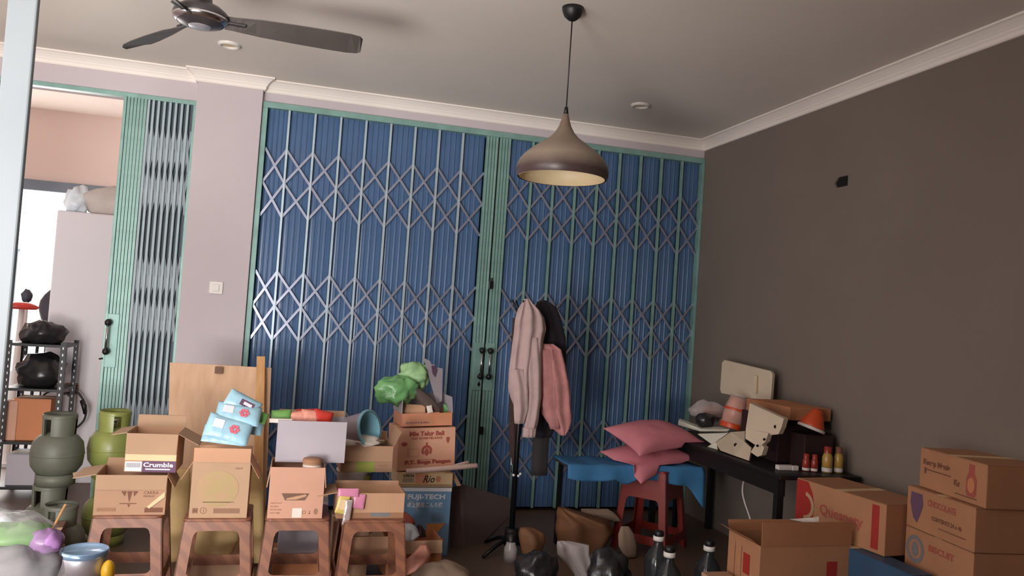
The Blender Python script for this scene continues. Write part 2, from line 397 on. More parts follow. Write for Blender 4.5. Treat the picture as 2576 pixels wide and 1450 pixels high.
def lock_side(th, xa, xb, y, zc, keyhole, hx):
    L0 = th.location
    mb = MB(); mb.box(xa, xb, y - .016, y - .008, zc - .21, zc + .16); pl = mb.build('lock_plate', teal, th, world=True, bevel=.002)
    g = MB(); g.tube([(hx, y - .06, zc - .09), (hx, y - .06, zc + .09)], .009, 10); g.build('handle_rod', 'chrome', th, world=True, smooth=True)
    for s in (-1, 1):
        g = MB(); g.tube([(hx, y - .012, zc + s * .105), (hx, y - .05, zc + s * .105), (hx, y - .062, zc + s * .085)], [.017, .020, .018], 12)
        g.sphere((hx, y - .058, zc + s * .1), .022); g.build('handle_grip', 'black_plastic', th, world=True, smooth=True)
    if keyhole:
        g = MB(); g.prism([(hx - .012, zc - .165), (hx + .002, zc - .185), (hx + .014, zc - .168), (hx + .002, zc - .14)], y - .018, y - .015); g.build('keyhole', 'dark_void', th, world=True)
gy = D
GL = thing('folding_gate', 'left leaf of the wide folding gate, blue metal panels behind silvery diamond lattice', 'folding gate', (0.55, gy, 0))
eL = [-0.278] + [-0.126 + 0.1866 * i for i in range(8)] + [1.366]
gate_leaf(GL, eL, gy, 2.925, 'gate_pole', 'gate_blue', 0.2485, first_pole=False)
stack(GL, 1.366, 1.462, gy - .012, 2.925, 4)
lock_side(GL, 1.385, 1.460, gy - .012, 1.15, True, 1.434)
MB().box(1.455, 1.459, gy - .03, gy - .018, .03, 2.92).build('closing_edge', 'chrome', GL, world=True)
GR = thing('folding_gate', 'right leaf of the wide folding gate, darker blue panels beside the corner', 'folding gate', (2.4, gy, 0))
eR = [1.566] + [1.752 + 0.1872 * i for i in range(8)] + [3.242]
gate_leaf(GR, eR, gy, 2.925, 'gate_teal', 'gate_blue', 0.2485, first_pole=False)
stack(GR, 1.470, 1.566, gy - .012, 2.925, 4)
lock_side(GR, 1.468, 1.545, gy - .012, 1.15, False, 1.50)
g = MB(); g.box(1.462, 1.485, gy - .05, gy - .02, 1.73, 1.79); g.tube([(1.467, gy - .035, 1.79), (1.467, gy - .035, 1.815), (1.48, gy - .035, 1.815), (1.48, gy - .035, 1.79)], .004, 8)
tag(g.build('padlock', 'black_metal', bevel=.003), 'small black padlock high between the two gate leaves', 'padlock')
g = MB(); g.box(1.47, 1.492, gy - .045, gy - .018, .60, .66)
g.build('bolt', 'black_metal', GR, world=True, bevel=.003)
G3 = thing('folding_gate', 'pale folded-back gate of teal bars beside the bright doorway', 'folding gate', (-1.0, gy, 0))
eD = [-1.075, -1.045, -1.010, -0.972, -0.935, -0.897, -0.858, -0.820, -0.784]
gate_leaf(G3, eD, gy, 2.875, 'gate_pole_dull', 'gate_grey', 0.30, first_pole=True, bar_mat='gate_bar_dull')
stack(G3, -1.215, -1.085, gy - .012, 2.875, 6)
g = MB(); g.box(-1.235, -1.215, gy - .03, gy + .03, .03, 2.875); g.build('closing_stile', teal, G3, world=True, bevel=.002)
lock_side(G3, -1.233, -1.145, gy - .012, 1.20, False, -1.205)
g = MB(); g.tube([(-1.25, gy - .03, 1.045), (-1.225, gy - .03, 1.05)], .006, 8); g.build('latch_pin', 'black_metal', G3, world=True)

# switch on the pillar
sw = thing('light_switch', 'square white light switch on the pillar between the gates', 'switch', (-0.53, PY, 1.545))
MB().box(-.046, .046, -.010, 0, 0, .088).build('plate', 'white_plastic', sw, bevel=.004)
MB().box(-.022, .022, -.016, -.009, .018, .070).build('rocker', 'white_plastic', sw, bevel=.003)

# ------------------------------------------------------------------ ceiling things
for (X, Y, lab) in ((2.315, 5.29, 'round recessed ceiling light near the right corner'), (-0.506, 5.29, 'round recessed ceiling light beyond the fan')):
    t = thing('ceiling_downlight', lab, 'ceiling light', (X, Y, ZC - .014), group='recessed ceiling lights')
    MB().lathe([(.046, .012), (.048, .0), (.056, -.004), (.066, 0), (.070, .014)], 28).build('rim', 'white_plastic', t, smooth=True)
    MB().lathe([(.0005, .010), (.046, .010)], 24).build('lamp_glass', 'shade_cream', t)
fc = at(505, 42, 3.70)
fan = thing('ceiling_fan', 'dark ceiling fan with three blades at the top left', 'ceiling fan', (fc.x, fc.y, fc.z - .05))
MB().lathe([(.0005, 0), (.045, .002), (.05, .008)], 28).build('cap', 'tin_silver', fan, smooth=True)
MB().lathe([(.05, .005), (.085, .015), (.112, .034), (.117, .05), (.112, .07), (.085, .092), (.045, .105), (.04, .15), (.0005, .15)], 36).build('motor_housing', 'fan_grey', fan, smooth=True)
MB().lathe([(.0975, .0215), (.113, .031), (.118, .045), (.1145, .046), (.108, .034), (.0975, .0215)], 36).build('trim_ring', 'chrome', fan, smooth=True)
MB().tube([(0, 0, .14), (0, 0, ZC - fc.z + .05)], .013, 12).build('rod', 'fan_grey', fan, smooth=True)
MB().lathe([(.02, ZC - fc.z - .03), (.055, ZC - fc.z + .0), (.06, ZC - fc.z + .05)], 24).build('canopy', 'fan_grey', fan, smooth=True)
tip = at(885, 124, 3.74); ang = math.atan2(tip.y - fc.y, tip.x - fc.x)
for k in range(3):
    a = ang + k * 2 * PI / 3
    mb = MB(); rows = [(.10, .020, .024), (.14, .020, .026), (.17, .03, .034), (.25, .052, .050), (.40, .066, .060), (.55, .074, .064), (.64, .074, .060), (.685, .060, .045), (.70, .03, .02)]
    vs = []
    for (r, wf, wb) in rows:
        for (w_, z_) in ((-wf, .018), (wb, -.026), (wb, -.0225), (-wf, .0215)):
            vs.append((r, w_, .045 + z_))
    n = len(rows)
    fs = [(i * 4 + j, i * 4 + (j + 1) % 4, (i + 1) * 4 + (j + 1) % 4, (i + 1) * 4 + j) for i in range(n - 1) for j in range(4)] + [(3, 2, 1, 0), tuple(range(n * 4 - 4, n * 4))]
    mb.M = Matrix.Rotation(a, 4, 'Z'); mb.add(vs, fs); mb.build('blade', 'fan_blade', fan)
    mb = MB(); mb.M = Matrix.Rotation(a, 4, 'Z'); mb.box(.08, .19, -.016, .016, .036, .045); mb.build('blade_bracket', 'fan_grey', fan, bevel=.002)

lx, ly = 1.262, 3.81
lt = at(1425, 285, ly).z; lb = at(1413, 440, ly).z
pd = thing('pendant_lamp', 'brown bell shaped pendant lamp hanging on a long cord', 'pendant lamp', (lx, ly, lb - .02))
zz = lt - (lb - .02)
def pp(py, hwpx, depth=4.02): return (hwpx / F * depth, (at(1415, py, ly).z - (lb - .02)))
prof = [pp(284, 5.5), pp(291, 8), pp(303, 11), pp(318, 16), pp(334, 25), pp(348, 38), pp(362, 58), pp(376, 78), pp(390, 95), pp(404, 107), pp(417, 114), pp(430, 117), pp(441, 116.5), pp(450, 112)]
prof_in = [(r * .97, z + .001) for r, z in prof[::-1]]
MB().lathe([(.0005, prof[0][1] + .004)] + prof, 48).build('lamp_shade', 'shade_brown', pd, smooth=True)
MB().lathe(prof_in, 48).build('shade_lining', 'shade_cream', pd, smooth=True)
MB().tube([(0, 0, zz - .005), (0, 0, zz + .03)], [.013, .009], 12).build('cord_grip', 'black_plastic', pd, smooth=True)
MB().tube([(0, 0, zz + .02), (0, 0, ZC - lb)], .0035, 8).build('cord', 'black_plastic', pd, smooth=True)
cz = ZC - (lb - .02)
MB().lathe([(.008, cz - .068), (.022, cz - .063), (.042, cz - .045), (.053, cz - .02), (.056, cz), (.001, cz)], 32).build('ceiling_cup', 'black_plastic', pd, smooth=True)
MB().cyl((0, 0, 0), .02, .09, .17).build('bulb_socket', 'black_plastic', pd, smooth=True)

# ------------------------------------------------------------------ the room beyond the doorway
mb = MB(); mb.box(-4.6, -2.34 + 1.2, YF, YF + .2, 2.62, 3.7); mb.box(-1.95, 0, YF, YF + .2, 0, 2.62); mb.box(-4.9, -3.6, YF, YF + .2, 0, 2.62)
struct('wall_far', mb, 'wall_cream')
struct('wall_far_right', MB().box(PX0 + .3, PX0 + .45, D + .3, YF, 0, 3.6), 'wall_cream')
struct('wall_far_left', MB().box(-4.75, -4.6, D + .3, YF, 0, 3.6), 'wall_cream')
struct('wall_far_front', MB().box(-4.6, PX0 + .3, D + .26, D + .3, 2.95, 3.6), 'wall_cream')
struct('ceiling_far', MB().box(-4.8, 0, D + .26, YF + .2, 3.42, 3.5), 'cornice_paint')
struct('trim_7', MB().box(-3.6, -1.95, YF - .06, YF, 2.53, 2.64), 'gate_grey')
# outer gate bars in the daylight
go = thing('outer_gate', 'half open bar gate glowing in the daylight of the far shop front', 'gate', (-2.8, YF - .02, 0))
for k in range(9):
    MB().box(-.75 + k * .085, -.735 + k * .085, 0, .02, 0, 1.86).build('bar', 'gate_pole', go)
MB().box(-.76, -.04, 0, .02, 1.86, 1.89).build('rail', 'gate_pole', go)
# partition with things on top
pl_ = at(145, 530, 6.9); 
struct('wall_partition', MB().box(-1.815, -1.0, 6.9, 7.15, 0, 2.115), 'fridge_paint', bevel=.012)
def blob(c, r, seed, amp=.18, n=22, flat=None, freq=2.0):
    mb = MB(); vs = []; h = n // 2
    for i in range(h + 1):
        t = PI * i / h
        for k in range(n):
            a = 2 * PI * k / n
            d = Vector((max(1e-3, math.sin(t)) * math.cos(a), max(1e-3, math.sin(t)) * math.sin(a), -math.cos(t)))
            q = 1 + amp * 1.6 * noise.noise(d * freq + Vector((seed * 3.1, seed, 0))) + amp * .7 * noise.noise(d * freq * 2.7 + Vector((0, seed * 2.3, 5)))
            z = d.z * q * r[2]
            if flat is not None: z = max(z, -flat)
            vs.append((c[0] + d.x * q * r[0], c[1] + d.y * q * r[1], c[2] + z))
    mb.add(vs, [(i * n + k, i * n + (k + 1) % n, (i + 1) * n + (k + 1) % n, (i + 1) * n + k) for i in range(h) for k in range(n)])
    return mb
o = blob((-1.45, 7.0, 2.215), (.24, .12, .13), 3, .12, flat=.10).build('sack', 'sack', smooth=True); tag(o, 'stuffed grey sack on top of the partition beyond the doorway', 'sack')
o = blob((-1.70, 6.98, 2.20), (.09, .08, .12), 5, .25, flat=.085).build('plastic_bag', 'packet_white', smooth=True); tag(o, 'bright white plastic bag beside the sack on the partition', 'bag')
sc = at(180, 975, 6.9)
t = thing('wall_socket', 'brown wall socket with a plug, low on the partition', 'socket', (sc.x, 6.9, sc.z - .05))
MB().box(-.05, .05, -.03, 0, 0, .085).build('plate', 'plug_brown', t, bevel=.012)
MB().cyl((0, 0, 0), .022, 0, .03).build('plug', 'black_plastic', t).rotation_euler = (PI / 2, 0, 0)
mb = MB(); P = [at(x, y, 6.8) for x, y in ((176, 990), (150, 992), (128, 1012), (112, 1045), (98, 1020), (110, 992), (140, 978), (170, 978), (195, 985), (212, 1010), (218, 1035), (212, 1058), (196, 1075), (170, 1085))]
Q = []
for i in range(len(P) - 1):
    for s in range(5): Q.append(P[i].lerp(P[i + 1], s / 5))
for _ in range(3): Q = [Q[0]] + [(Q[i - 1] + Q[i] * 2 + Q[i + 1]) / 4 for i in range(1, len(Q) - 1)] + [Q[-1]]
tag(MB().tube(Q, .008, 8).build('power_cable', 'black_plastic', smooth=True), 'black power cable looping down from the brown wall socket', 'cable')
mb = MB(); mb.tube([at(204, 1008, 6.77), at(212, 1022, 6.76), at(214, 1042, 6.77)], [.012, .02, .012], 10); tag(mb.build('plug', 'black_plastic', smooth=True), 'black plug hanging in the loop of cable by the partition', 'plug')

# far seat, lampstand, and machine in the far room
p = at(128, 770, 8.2)
t = thing('chair', 'dark round backed chair in the far room beyond the doorway', 'chair', (p.x + .16, 8.2, 0))
o = blob((0, 0, p.z - .02), (.26, .09, .24), 2, .03, n=24).build('backrest', 'seat_dark', t, smooth=True)
MB().box(-.22, .22, -.3, .12, p.z - .36, p.z - .28).build('seat', 'seat_dark', t, bevel=.03)
for sx, sy in ((-1, -1), (1, -1), (-1, 1), (1, 1)):
    MB().tube([(sx * .18, sy * .13 - .09, p.z - .3), (sx * .2, sy * .15 - .09, 0)], .014, 8).build('leg', 'black_metal', t)
p = at(55, 778, 7.6)
t = thing('stand_with_tray', 'small red tray on a white post in the far room', 'stand', (p.x, 7.6, 0))
MB().lathe([(.001, p.z), (.11, p.z), (.13, p.z + .02), (.07, p.z + .055), (.001, p.z + .06)], 24).build('tray', 'red_plastic', t, smooth=True)
MB().tube([(-.02, 0, .02), (0, 0, p.z)], [.03, .022], 12).build('post', 'off_white', t)
MB().cyl((-.02, 0, 0), .13, 0, .03, 24).build('base', 'off_white', t)
p = at(68, 745, 8.0)
o = blob((p.x, 8.0, p.z), (.045, .04, .06), 9, .2, n=14).build('helmet', 'seat_dark', smooth=True)
t = thing('display_rack', 'dark stand with a round top piece beside the far chair', 'stand', (p.x, 8.0, 0))
o.parent = t; o.location = (0, 0, p.z - .06); o.name = 'head'
MB().tube([(0, 0, 0), (0, 0, p.z - .05)], .018, 8).build('post', 'off_white', t)

# slotted steel rack with goods inside the doorway
rk = thing('slotted_rack', 'black slotted steel rack with shelves just inside the bright doorway', 'rack', (-1.75, 6.55, 0))
RX0, RX1, RY0, RY1, RT = -.18, .20, -.14, .22, 1.12
for (x, y) in ((RX0, RY0), (RX1, RY0), (RX0, RY1), (RX1, RY1)):
    mb = MB(); sx = 1 if x < 0 else -1; xl, xr = sorted((x, x + sx * .035)); mb.box(xl, xr, y - .002, y, 0, RT); ya, yb = sorted((y, y + (.035 if y < 0 else -.035))); mb.box(x - .001, x + .001, ya, yb, 0, RT)
    o = mb.build('post', 'black_metal', rk)
    mb = MB()
    for k in range(22):
        z = .06 + k * .048; mb.prism([(xl + .013, z), (xl + .022, z), (xl + .022, z + .018), (xl + .013, z + .018)], y - .0035, y - .002)
    mb.build('slot_row', 'print_white', o)['kind'] = 'stuff'
for z in (.08, .40, .78, 1.10):
    MB().box(RX0, RX1, RY0, RY1, z - .02, z).build('shelf', 'black_metal', rk, bevel=.002)

def strip_flap(hx0, hx1, zh, length, ang, side, w, d, t=.004):
    # flap hinged on the top edge of one side, ang 0 = upright, 90 = flat outwards, 180 = folded down
    a = math.radians(ang); dz, do = length * math.cos(a), length * math.sin(a)
    tz, to = -t * math.sin(a), t * math.cos(a)
    pr = []
    for s_, o_ in ((0, 0), (1, 0)):
        pass
    def P(u, o, z):
        if side == 'front': return (u, -d / 2 - o, z)
        if side == 'back': return (u, d / 2 + o, z)
        if side == 'left': return (-w / 2 - o, u, z)
        return (w / 2 + o, u, z)
    A = [P(hx0, 0, zh), P(hx1, 0, zh), P(hx1, do, zh + dz), P(hx0, do, zh + dz)]
    B = [P(hx0, to, zh + tz * -1 if ang > 90 else zh - tz * 0 ), P(hx1, to, zh + tz * -1 if ang > 90 else zh), P(hx1, do + to, zh + dz - tz), P(hx0, do + to, zh + dz - tz)]
    mb = MB(); mb.hexa(A, B); return mb
def carton(label, w, d, h, loc, rz=0.0, m_='card_a', inner='card_inner', flaps=None, open_=True, tilt=None, group=None, name='carton', cat='carton', fill=None):
    t = thing(name, label, cat, loc, rz, group, rot=tilt)
    k = .004
    if open_:
        mb = MB(); mb.m = 0
        mb.box(-w / 2, w / 2, -d / 2, -d / 2 + k, 0, h); mb.box(-w / 2, w / 2, d / 2 - k, d / 2, 0, h)
        mb.box(-w / 2, -w / 2 + k, -d / 2 + k, d / 2 - k, 0, h); mb.box(w / 2 - k, w / 2, -d / 2 + k, d / 2 - k, 0, h)
        mb.box(-w / 2 + k, w / 2 - k, -d / 2 + k, d / 2 - k, 0, k)
        mb.build('body', m_, t)
        if fill: MB().box(-w / 2 + k, w / 2 - k, -d / 2 + k, d / 2 - k, k, h * fill).build('contents', 'card_dark', t)
    else:
        MB().box(-w / 2, w / 2, -d / 2, d / 2, 0, h - .003).build('body', m_, t, bevel=.004)
        MB().box(-w / 2 + .002, w / 2 - .002, -d / 2 + .001, -.0015, h - .003, h).build('flap', m_, t)
        MB().box(-w / 2 + .002, w / 2 - .002, .0015, d / 2 - .001, h - .003, h).build('flap', m_, t)
        MB().box(-w / 2 - .0008, w / 2 + .0008, -.025, .025, h, h + .0008).build('tape', 'print_sand', t)
    for (side, ln, ang) in (flaps or []):
        e = w / 2 if side in ('front', 'back') else d / 2
        strip_flap(-e + .002, e - .002, h, ln, ang, side, w, d).build('flap', inner, t)
    return t
def print_front(t, w, d, h, fn, mt, name='print', side='front'):
    mb = MB(); e = .0012
    if side == 'front': fn(mb, -d / 2 - e)
    else:   # left side: x runs along depth from back to front as seen from the left
        mb.M = Matrix.Translation((-w / 2 - e, 0, 0)) @ Matrix.Rotation(-PI / 2, 4, 'Z'); fn(mb, 0)
    return mb.build(name, mt, t)
def rect(mb, x0, x1, z0, z1, y): mb.add([(x0, y, z0), (x1, y, z0), (x1, y, z1), (x0, y, z1)], [(0, 1, 2, 3)])
def poly(mb, pts, y): mb.add([(x, y, z) for x, z in pts], [tuple(range(len(pts)))])
def disc(mb, x, z, rx, rz_, y, n=24): poly(mb, [(x + rx * math.cos(2 * PI * k / n), z + rz_ * math.sin(2 * PI * k / n)) for k in range(n)], y)
def ring(mb, x, z, r, r2, y, n=24, a0=0, a1=2 * PI, sx=1):
    vs = []; 
    for k in range(n + 1):
        a = a0 + (a1 - a0) * k / n
        vs += [(x + sx * r * math.cos(a), y, z + r * math.sin(a)), (x + sx * r2 * math.cos(a), y, z + r2 * math.sin(a))]
    mb.add(vs, [(2 * k, 2 * k + 1, 2 * k + 3, 2 * k + 2) for k in range(n)])

# rack goods
carton('orange brown box standing on the middle shelf of the slotted rack', .24, .22, .30, (-1.75, 6.58, .40), m_='card_d', open_=False)
carton('slim pink box standing left of the orange box on the slotted rack', .09, .2, .28, (-1.885, 6.56, .40), m_='card_pink', open_=False)
carton('white box on the lowest shelf of the slotted rack', .28, .24, .22, (-1.74, 6.58, .08), m_='card_white', open_=False)
o = blob((-1.74, 6.58, .89), (.16, .14, .13), 12, .2, flat=.11).build('bundle', 'bag_dark', smooth=True); tag(o, 'dark bundle on the upper shelf of the slotted rack', 'bundle')
o = blob((-1.74, 6.57, 1.17), (.15, .13, .09), 14, .2, flat=.07).build('bundle', 'bag_dark', smooth=True); tag(o, 'dark glossy bundle on the very top of the slotted rack', 'bundle')

# ------------------------------------------------------------------ stools
def stool(label, x, y, hh, top_w, bot_w, mt, rz=0, group=None, win=(.205, .415), name='plastic_stool'):
    t = thing(name, label, 'stool', (x, y, 0), rz, group)
    def hw(z): return bot_w / 2 + (top_w / 2 - bot_w / 2) * z / hh
    leg_w = .052; th_ = .006
    r = .028; zt = win[1]; zb = win[0]; za = hh - .012
    def P(u, z, q, o):   # u across the face, q which side, o inset
        w_ = hw(z) - o; uu = u
        x_, y_ = uu, -w_
        for _ in range(q): x_, y_ = -y_, x_
        return (x_, y_, z)
    def iw(z): return hw(z) - leg_w - .01 * (z < .1)
    def face_poly(mb, pts, q):
        n = len(pts)
        mb.add([P(u, z, q, 0) for u, z in pts] + [P(u, z, q, th_) for u, z in pts], [tuple(range(n)), tuple(range(2 * n - 1, n - 1, -1))] + [(i, n + i, n + (i + 1) % n, (i + 1) % n) for i in range(n)])
    arc = lambda cx, cz, a0, a1: [(cx + r * math.cos(a0 + (a1 - a0) * k / 5), cz + r * math.sin(a0 + (a1 - a0) * k / 5)) for k in range(6)]
    # seat
    mb = MB(); w_ = hw(hh) + .004
    c_ = .03; pts = []
    for (sx, sy, a0) in ((1, 1, 0), (-1, 1, PI / 2), (-1, -1, PI), (1, -1, 1.5 * PI)):
        for k in range(6): a = a0 + PI / 2 * k / 5; pts.append((sx * (w_ - c_) + c_ * math.cos(a), sy * (w_ - c_) + c_ * math.sin(a)))
    mb.prismz(pts, hh - .014, hh); mb.build('seat', mt, t, bevel=.004)
    # apron band of each side, with the rounded head of the window
    mb = MB()
    for q in range(4):
        i0 = iw(zt)
        pts = [(-hw(za), za), (-hw(zt - r), zt - r), (-i0, zt - r)] + arc(-i0 + r, zt - r, PI, PI / 2) + arc(i0 - r, zt - r, PI / 2, 0) + [(i0, zt - r), (hw(zt - r), zt - r), (hw(za), za)]
        face_poly(mb, pts[::-1], q)
    mb.build('apron', mt, t)
    for q in range(4):   # corner legs: L section
        mb = MB()
        for qq, sgn in ((q, 1), ((q + 1) % 4, -1)):
            z1, z0_ = zt - r, 0.0
            pts = [(sgn * hw(z1), z1), (sgn * hw(0), 0), (sgn * (hw(0) - leg_w * .95), 0), (sgn * iw(z1), z1)]
            face_poly(mb, pts, qq)
        mb.build('leg', mt, t)
    for q in range(4):
        mb = MB(); i1 = iw(zb) + .001
        pts = [(-i1, zb - .055)] + [(-i1, zb + r)] + arc(-i1 + r, zb + r, PI, 1.5 * PI) + arc(i1 - r, zb + r, 1.5 * PI, 2 * PI) + [(i1, zb + r), (i1, zb - .055)]
        face_poly(mb, pts, q); mb.build('rail', mt, t)
    return t
SY = 4.20
stool('brown wood-patterned plastic stool at the left end of the row', -0.675, SY + .06, .47, .30, .38, 'stool_wood', .02, 'wood-patterned plastic stools in a row')
stool('brown wood-patterned plastic stool under the tall green-tinted carton', -0.268, SY, .47, .30, .38, 'stool_wood', .01, 'wood-patterned plastic stools in a row')
stool('brown wood-patterned plastic stool under the torn carton and white box', 0.105, SY, .47, .30, .38, 'stool_wood', -.01, 'wood-patterned plastic stools in a row')
stool('brown wood-patterned plastic stool at the right end of the row', 0.475, SY - .03, .47, .30, .38, 'stool_wood', .0, 'wood-patterned plastic stools in a row')

# ------------------------------------------------------------------ cartons on the stools
w, d, h = .31, .24, .187
t = carton('low carton with a dark leaf emblem on the leftmost stool', w, d, h, (-0.672, 4.245, .47), .03, 'card_e', 'card_b', [('front', .068, 176), ('left', .10, 100), ('right', .07, 150), ('back', .05, 60)])
for sx in (-1, 0, 1):
    print_front(t, w, d, h, lambda mb, y: poly(mb, [(-.005 + sx * .026 - .011, .112), (-.005 + sx * .026 + .011, .112), (-.005 + sx * .020, .06 if sx == 0 else .088)], y - .001), 'print_brown', 'emblem_petal')
def f(mb, y):
    rect(mb, -.045, .028, .052, .056, y); poly(mb, [(-.012, .05), (.002, .05), (-.005, .036)], y)
    mb.text('CAKRA', .055, .098, .020, y); mb.text('PREMIUM', .055, .084, .012, y); rect(mb, .065, .145, .012, .034, y)
print_front(t, w, d, h, f, 'print_brown')
def f(mb, y): rect(mb, -.14, -.06, .018, .034, y)
print_front(t, w, d, h, f, 'print_tan')
MB().hexa([(.085, -.125, .03), (.15, -.125, .085), (.15, -.125, .11), (.075, -.125, .04)], [(.085, -.1235, .03), (.15, -.1235, .085), (.15, -.1235, .11), (.075, -.1235, .04)]).build('tape', 'print_sand', t)
w, d, h = .232, .22, .185
t = carton('open carton with a white and violet printed band, stacked on the emblem carton', w, d, h, (-0.600, 4.30, .6585), -.03, 'card_a', 'card_b', [('front', .098, 177), ('back', .06, 12), ('right', .11, 118), ('left', .07, 100)])
def f(mb, y): rect(mb, -w / 2 + .002, w / 2 - .002, .056, .086, y)
print_front(t, w, d, h, f, 'print_sand')
def f(mb, y): rect(mb, -w / 2 + .080, w / 2, .0, .054, y)
print_front(t, w, d, h, f, 'print_violet')
def f(mb, y):
    rect(mb, -w / 2 + .004, -w / 2 + .078, .004, .05, y - .0004); mb.text('Crumble', -w / 2 + .084, .026, .030, y - .0006, width=.135, bold=.0008); rect(mb, -w / 2 + .095, w / 2 - .025, .012, .018, y - .0006)
print_front(t, w, d, h, f, 'print_white')
def f(mb, y):
    for k in range(16): rect(mb, -w / 2 + .010 + k * .004, -w / 2 + .012 + k * .004, .022, .044, y - .0008)
print_front(t, w, d, h, f, 'print_grey')
o = MB().hexa([at(183, 1190, 4.28), at(250, 1176, 4.30), at(252, 1183, 4.25), at(186, 1202, 4.22)], [at(183, 1193, 4.28), at(250, 1179, 4.30), at(252, 1186, 4.25), at(186, 1205, 4.22)]).build('cardboard_strip', 'card_b')
tag(o, 'pale cardboard strip sticking out left of the emblem carton', 'cardboard')

w, d, h = .262, .23, .266
t = carton('tall carton with a greenish hotspot painted on its front, under the blue packets', w, d, h, (-0.268, 4.185, .47), .0, 'card_b', 'card_c', [('front', .068, 6), ('back', .04, 30), ('left', .10, 150), ('right', .09, 150)])
def f(mb, y): disc(mb, -.01, .14, .095, .085, y, 28)
print_front(t, w, d, h, f, 'green_tint', 'stain_or_hotspot')  # greenish hotspot of glare painted onto the card colour
def f(mb, y):
    rect(mb, -.075, .07, .074, .0765, y); ring(mb, -.105, .035, .016, .012, y - .0005, 4, PI / 4, 2 * PI + PI / 4); rect(mb, -.112, -.098, .028, .042, y); ring(mb, -.068, .035, .015, .013, y, 20); mb.text('1', -.072, .028, .02, y)
    for k in range(28): rect(mb, -.022 + k * .0043, -.020 + k * .0043, .022, .046, y)
    mb.text('AQUA', .062, .234, .012, y)
print_front(t, w, d, h, f, 'print_brown')

w, d, h = .260, .25, .248
t = carton('carton with a torn triangular hole and a white sticker, under the white box', w, d, h, (0.088, 4.185, .47), .0, 'card_pink', 'card_c', [('left', .10, 172), ('right', .10, 174)])
def f(mb, y): poly(mb, [(-.070, .122), (.062, .122), (.042, .088), (-.052, .088)], y)
print_front(t, w, d, h, f, 'card_dark', 'torn_hole')
def f(mb, y): poly(mb, [(-.045, .098), (.045, .118), (.048, .108), (.0, .092), (-.045, .09)], y - .0005)
print_front(t, w, d, h, f, 'card_a', 'torn_edge')
def f(mb, y):
    for i, l in enumerate(('Keep in cool', 'dry place', 'Do not stack', 'over 5 high')): mb.text(l, -.118, .072 - i * .016, .010, y, bold=.0002)
    ring(mb, .042, .030, .009, .006, y, 18); rect(mb, .066, .070, .022, .038, y); rect(mb, .064, .072, .022, .025, y); disc(mb, .098, .034, .010, .015, y)
print_front(t, w, d, h, f, 'print_tan')
def f(mb, y): rect(mb, -.014, .032, .004, .050, y - .0006)
print_front(t, w, d, h, f, 'paper_white', 'sticker')
# jar standing in its front corner
t = thing('round_tub', 'round tub with a clear brown lid standing at the front of the torn carton', 'tub', (0.155, 4.115, .474))
MB().lathe([(.001, 0), (.043, 0), (.046, .01), (.046, .262), (.044, .264)], 28).build('body', 'card_b', t, smooth=True)
MB().lathe([(.049, .258), (.049, .272), (.044, .280), (.001, .282)], 28).build('lid', 'print_tan', t, smooth=True)
MB().lathe([(.0465, .20), (.0465, .25)], 28).build('label', 'paper_white', t, smooth=True)
w, d, h = .342, .20, .208
t = carton('plain white open box full of red packets, stacked on the torn carton', w, d, h, (0.145, 4.285, .7195), .0, 'card_white', 'card_e', [('back', .03, 20)])
def packet(name, label, cat, c, wv, hv, th_, mt, group=None, parent=None, seal=True):
    # c centre, wv half width vector, hv half height vector
    wv = Vector(wv); hv = Vector(hv); nv = wv.cross(hv).normalized(); c = Vector(c); n = 12; mb = MB(); vs = []
    for s in (1, -1):
        for j in range(n + 1):
            for i in range(n + 1):
                u = -1 + 2 * i / n; v = -1 + 2 * j / n
                b = max(0, (1 - abs(u) ** 2.6)) ** .5 * max(0, (1 - min(1, abs(v) * 1.12) ** 3)) ** .6
                wr = .12 * noise.noise(Vector((u * 2 + c.x * 9, v * 2 + c.z * 9, c.y)))
                vs.append(c + wv * u * (1 - .05 * (1 - abs(v)) * 0) + hv * v + nv * (s * (th_ * b * (1 + wr) + .0008)))
    N1 = (n + 1) ** 2
    fs = []
    for s in range(2):
        for j in range(n):
            for i in range(n):
                a = s * N1 + j * (n + 1) + i; q = (a, a + 1, a + n + 2, a + n + 1); fs.append(q if s == 0 else q[::-1])
    bd = [(0, i) for i in range(n)] + [(j, n) for j in range(n)] + [(n, i) for i in range(n, 0, -1)] + [(j, 0) for j in range(n, 0, -1)]
    idx = [j * (n + 1) + i for j, i in bd]
    for k in range(len(idx)): a, b_ = idx[k], idx[(k + 1) % len(idx)]; fs.append((a, N1 + a, N1 + b_, b_))
    mb.add(vs, fs)
    o = mb.build(name, mt, parent, smooth=True, world=parent is not None)
    if parent is None: tag(o, label, cat, group)
    return o, nv
def P4(px, py, Y): return at(px, py, Y)
def packet_px(name, label, cat, cpx, cpy, Y, hw, hh_, rot, tilt, th_, mt, group=None, yaw=0):
    c = at(cpx, cpy, Y); r_ = math.radians(rot); ti = math.radians(tilt)
    wv = Vector((math.cos(r_), yaw, math.sin(r_))) * hw; hv = Vector((-math.sin(r_) * math.cos(ti), math.sin(ti), math.cos(r_) * math.cos(ti))) * hh_
    o, nv = packet(name, label, cat, c, wv, hv, th_, mt, group)
    if nv.y > 0: nv = -nv
    return o, c, wv, hv, nv
def patch_px(o, c, wv, hv, nv, u0, u1, v0, v1, off, mt, name='print'):
    L0 = o.location; q = [c + wv * u + hv * v + nv * off - L0 for u, v in ((u0, v0), (u1, v0), (u1, v1), (u0, v1))]
    MB().add(q, [(0, 1, 2, 3)]).build(name, mt, o)
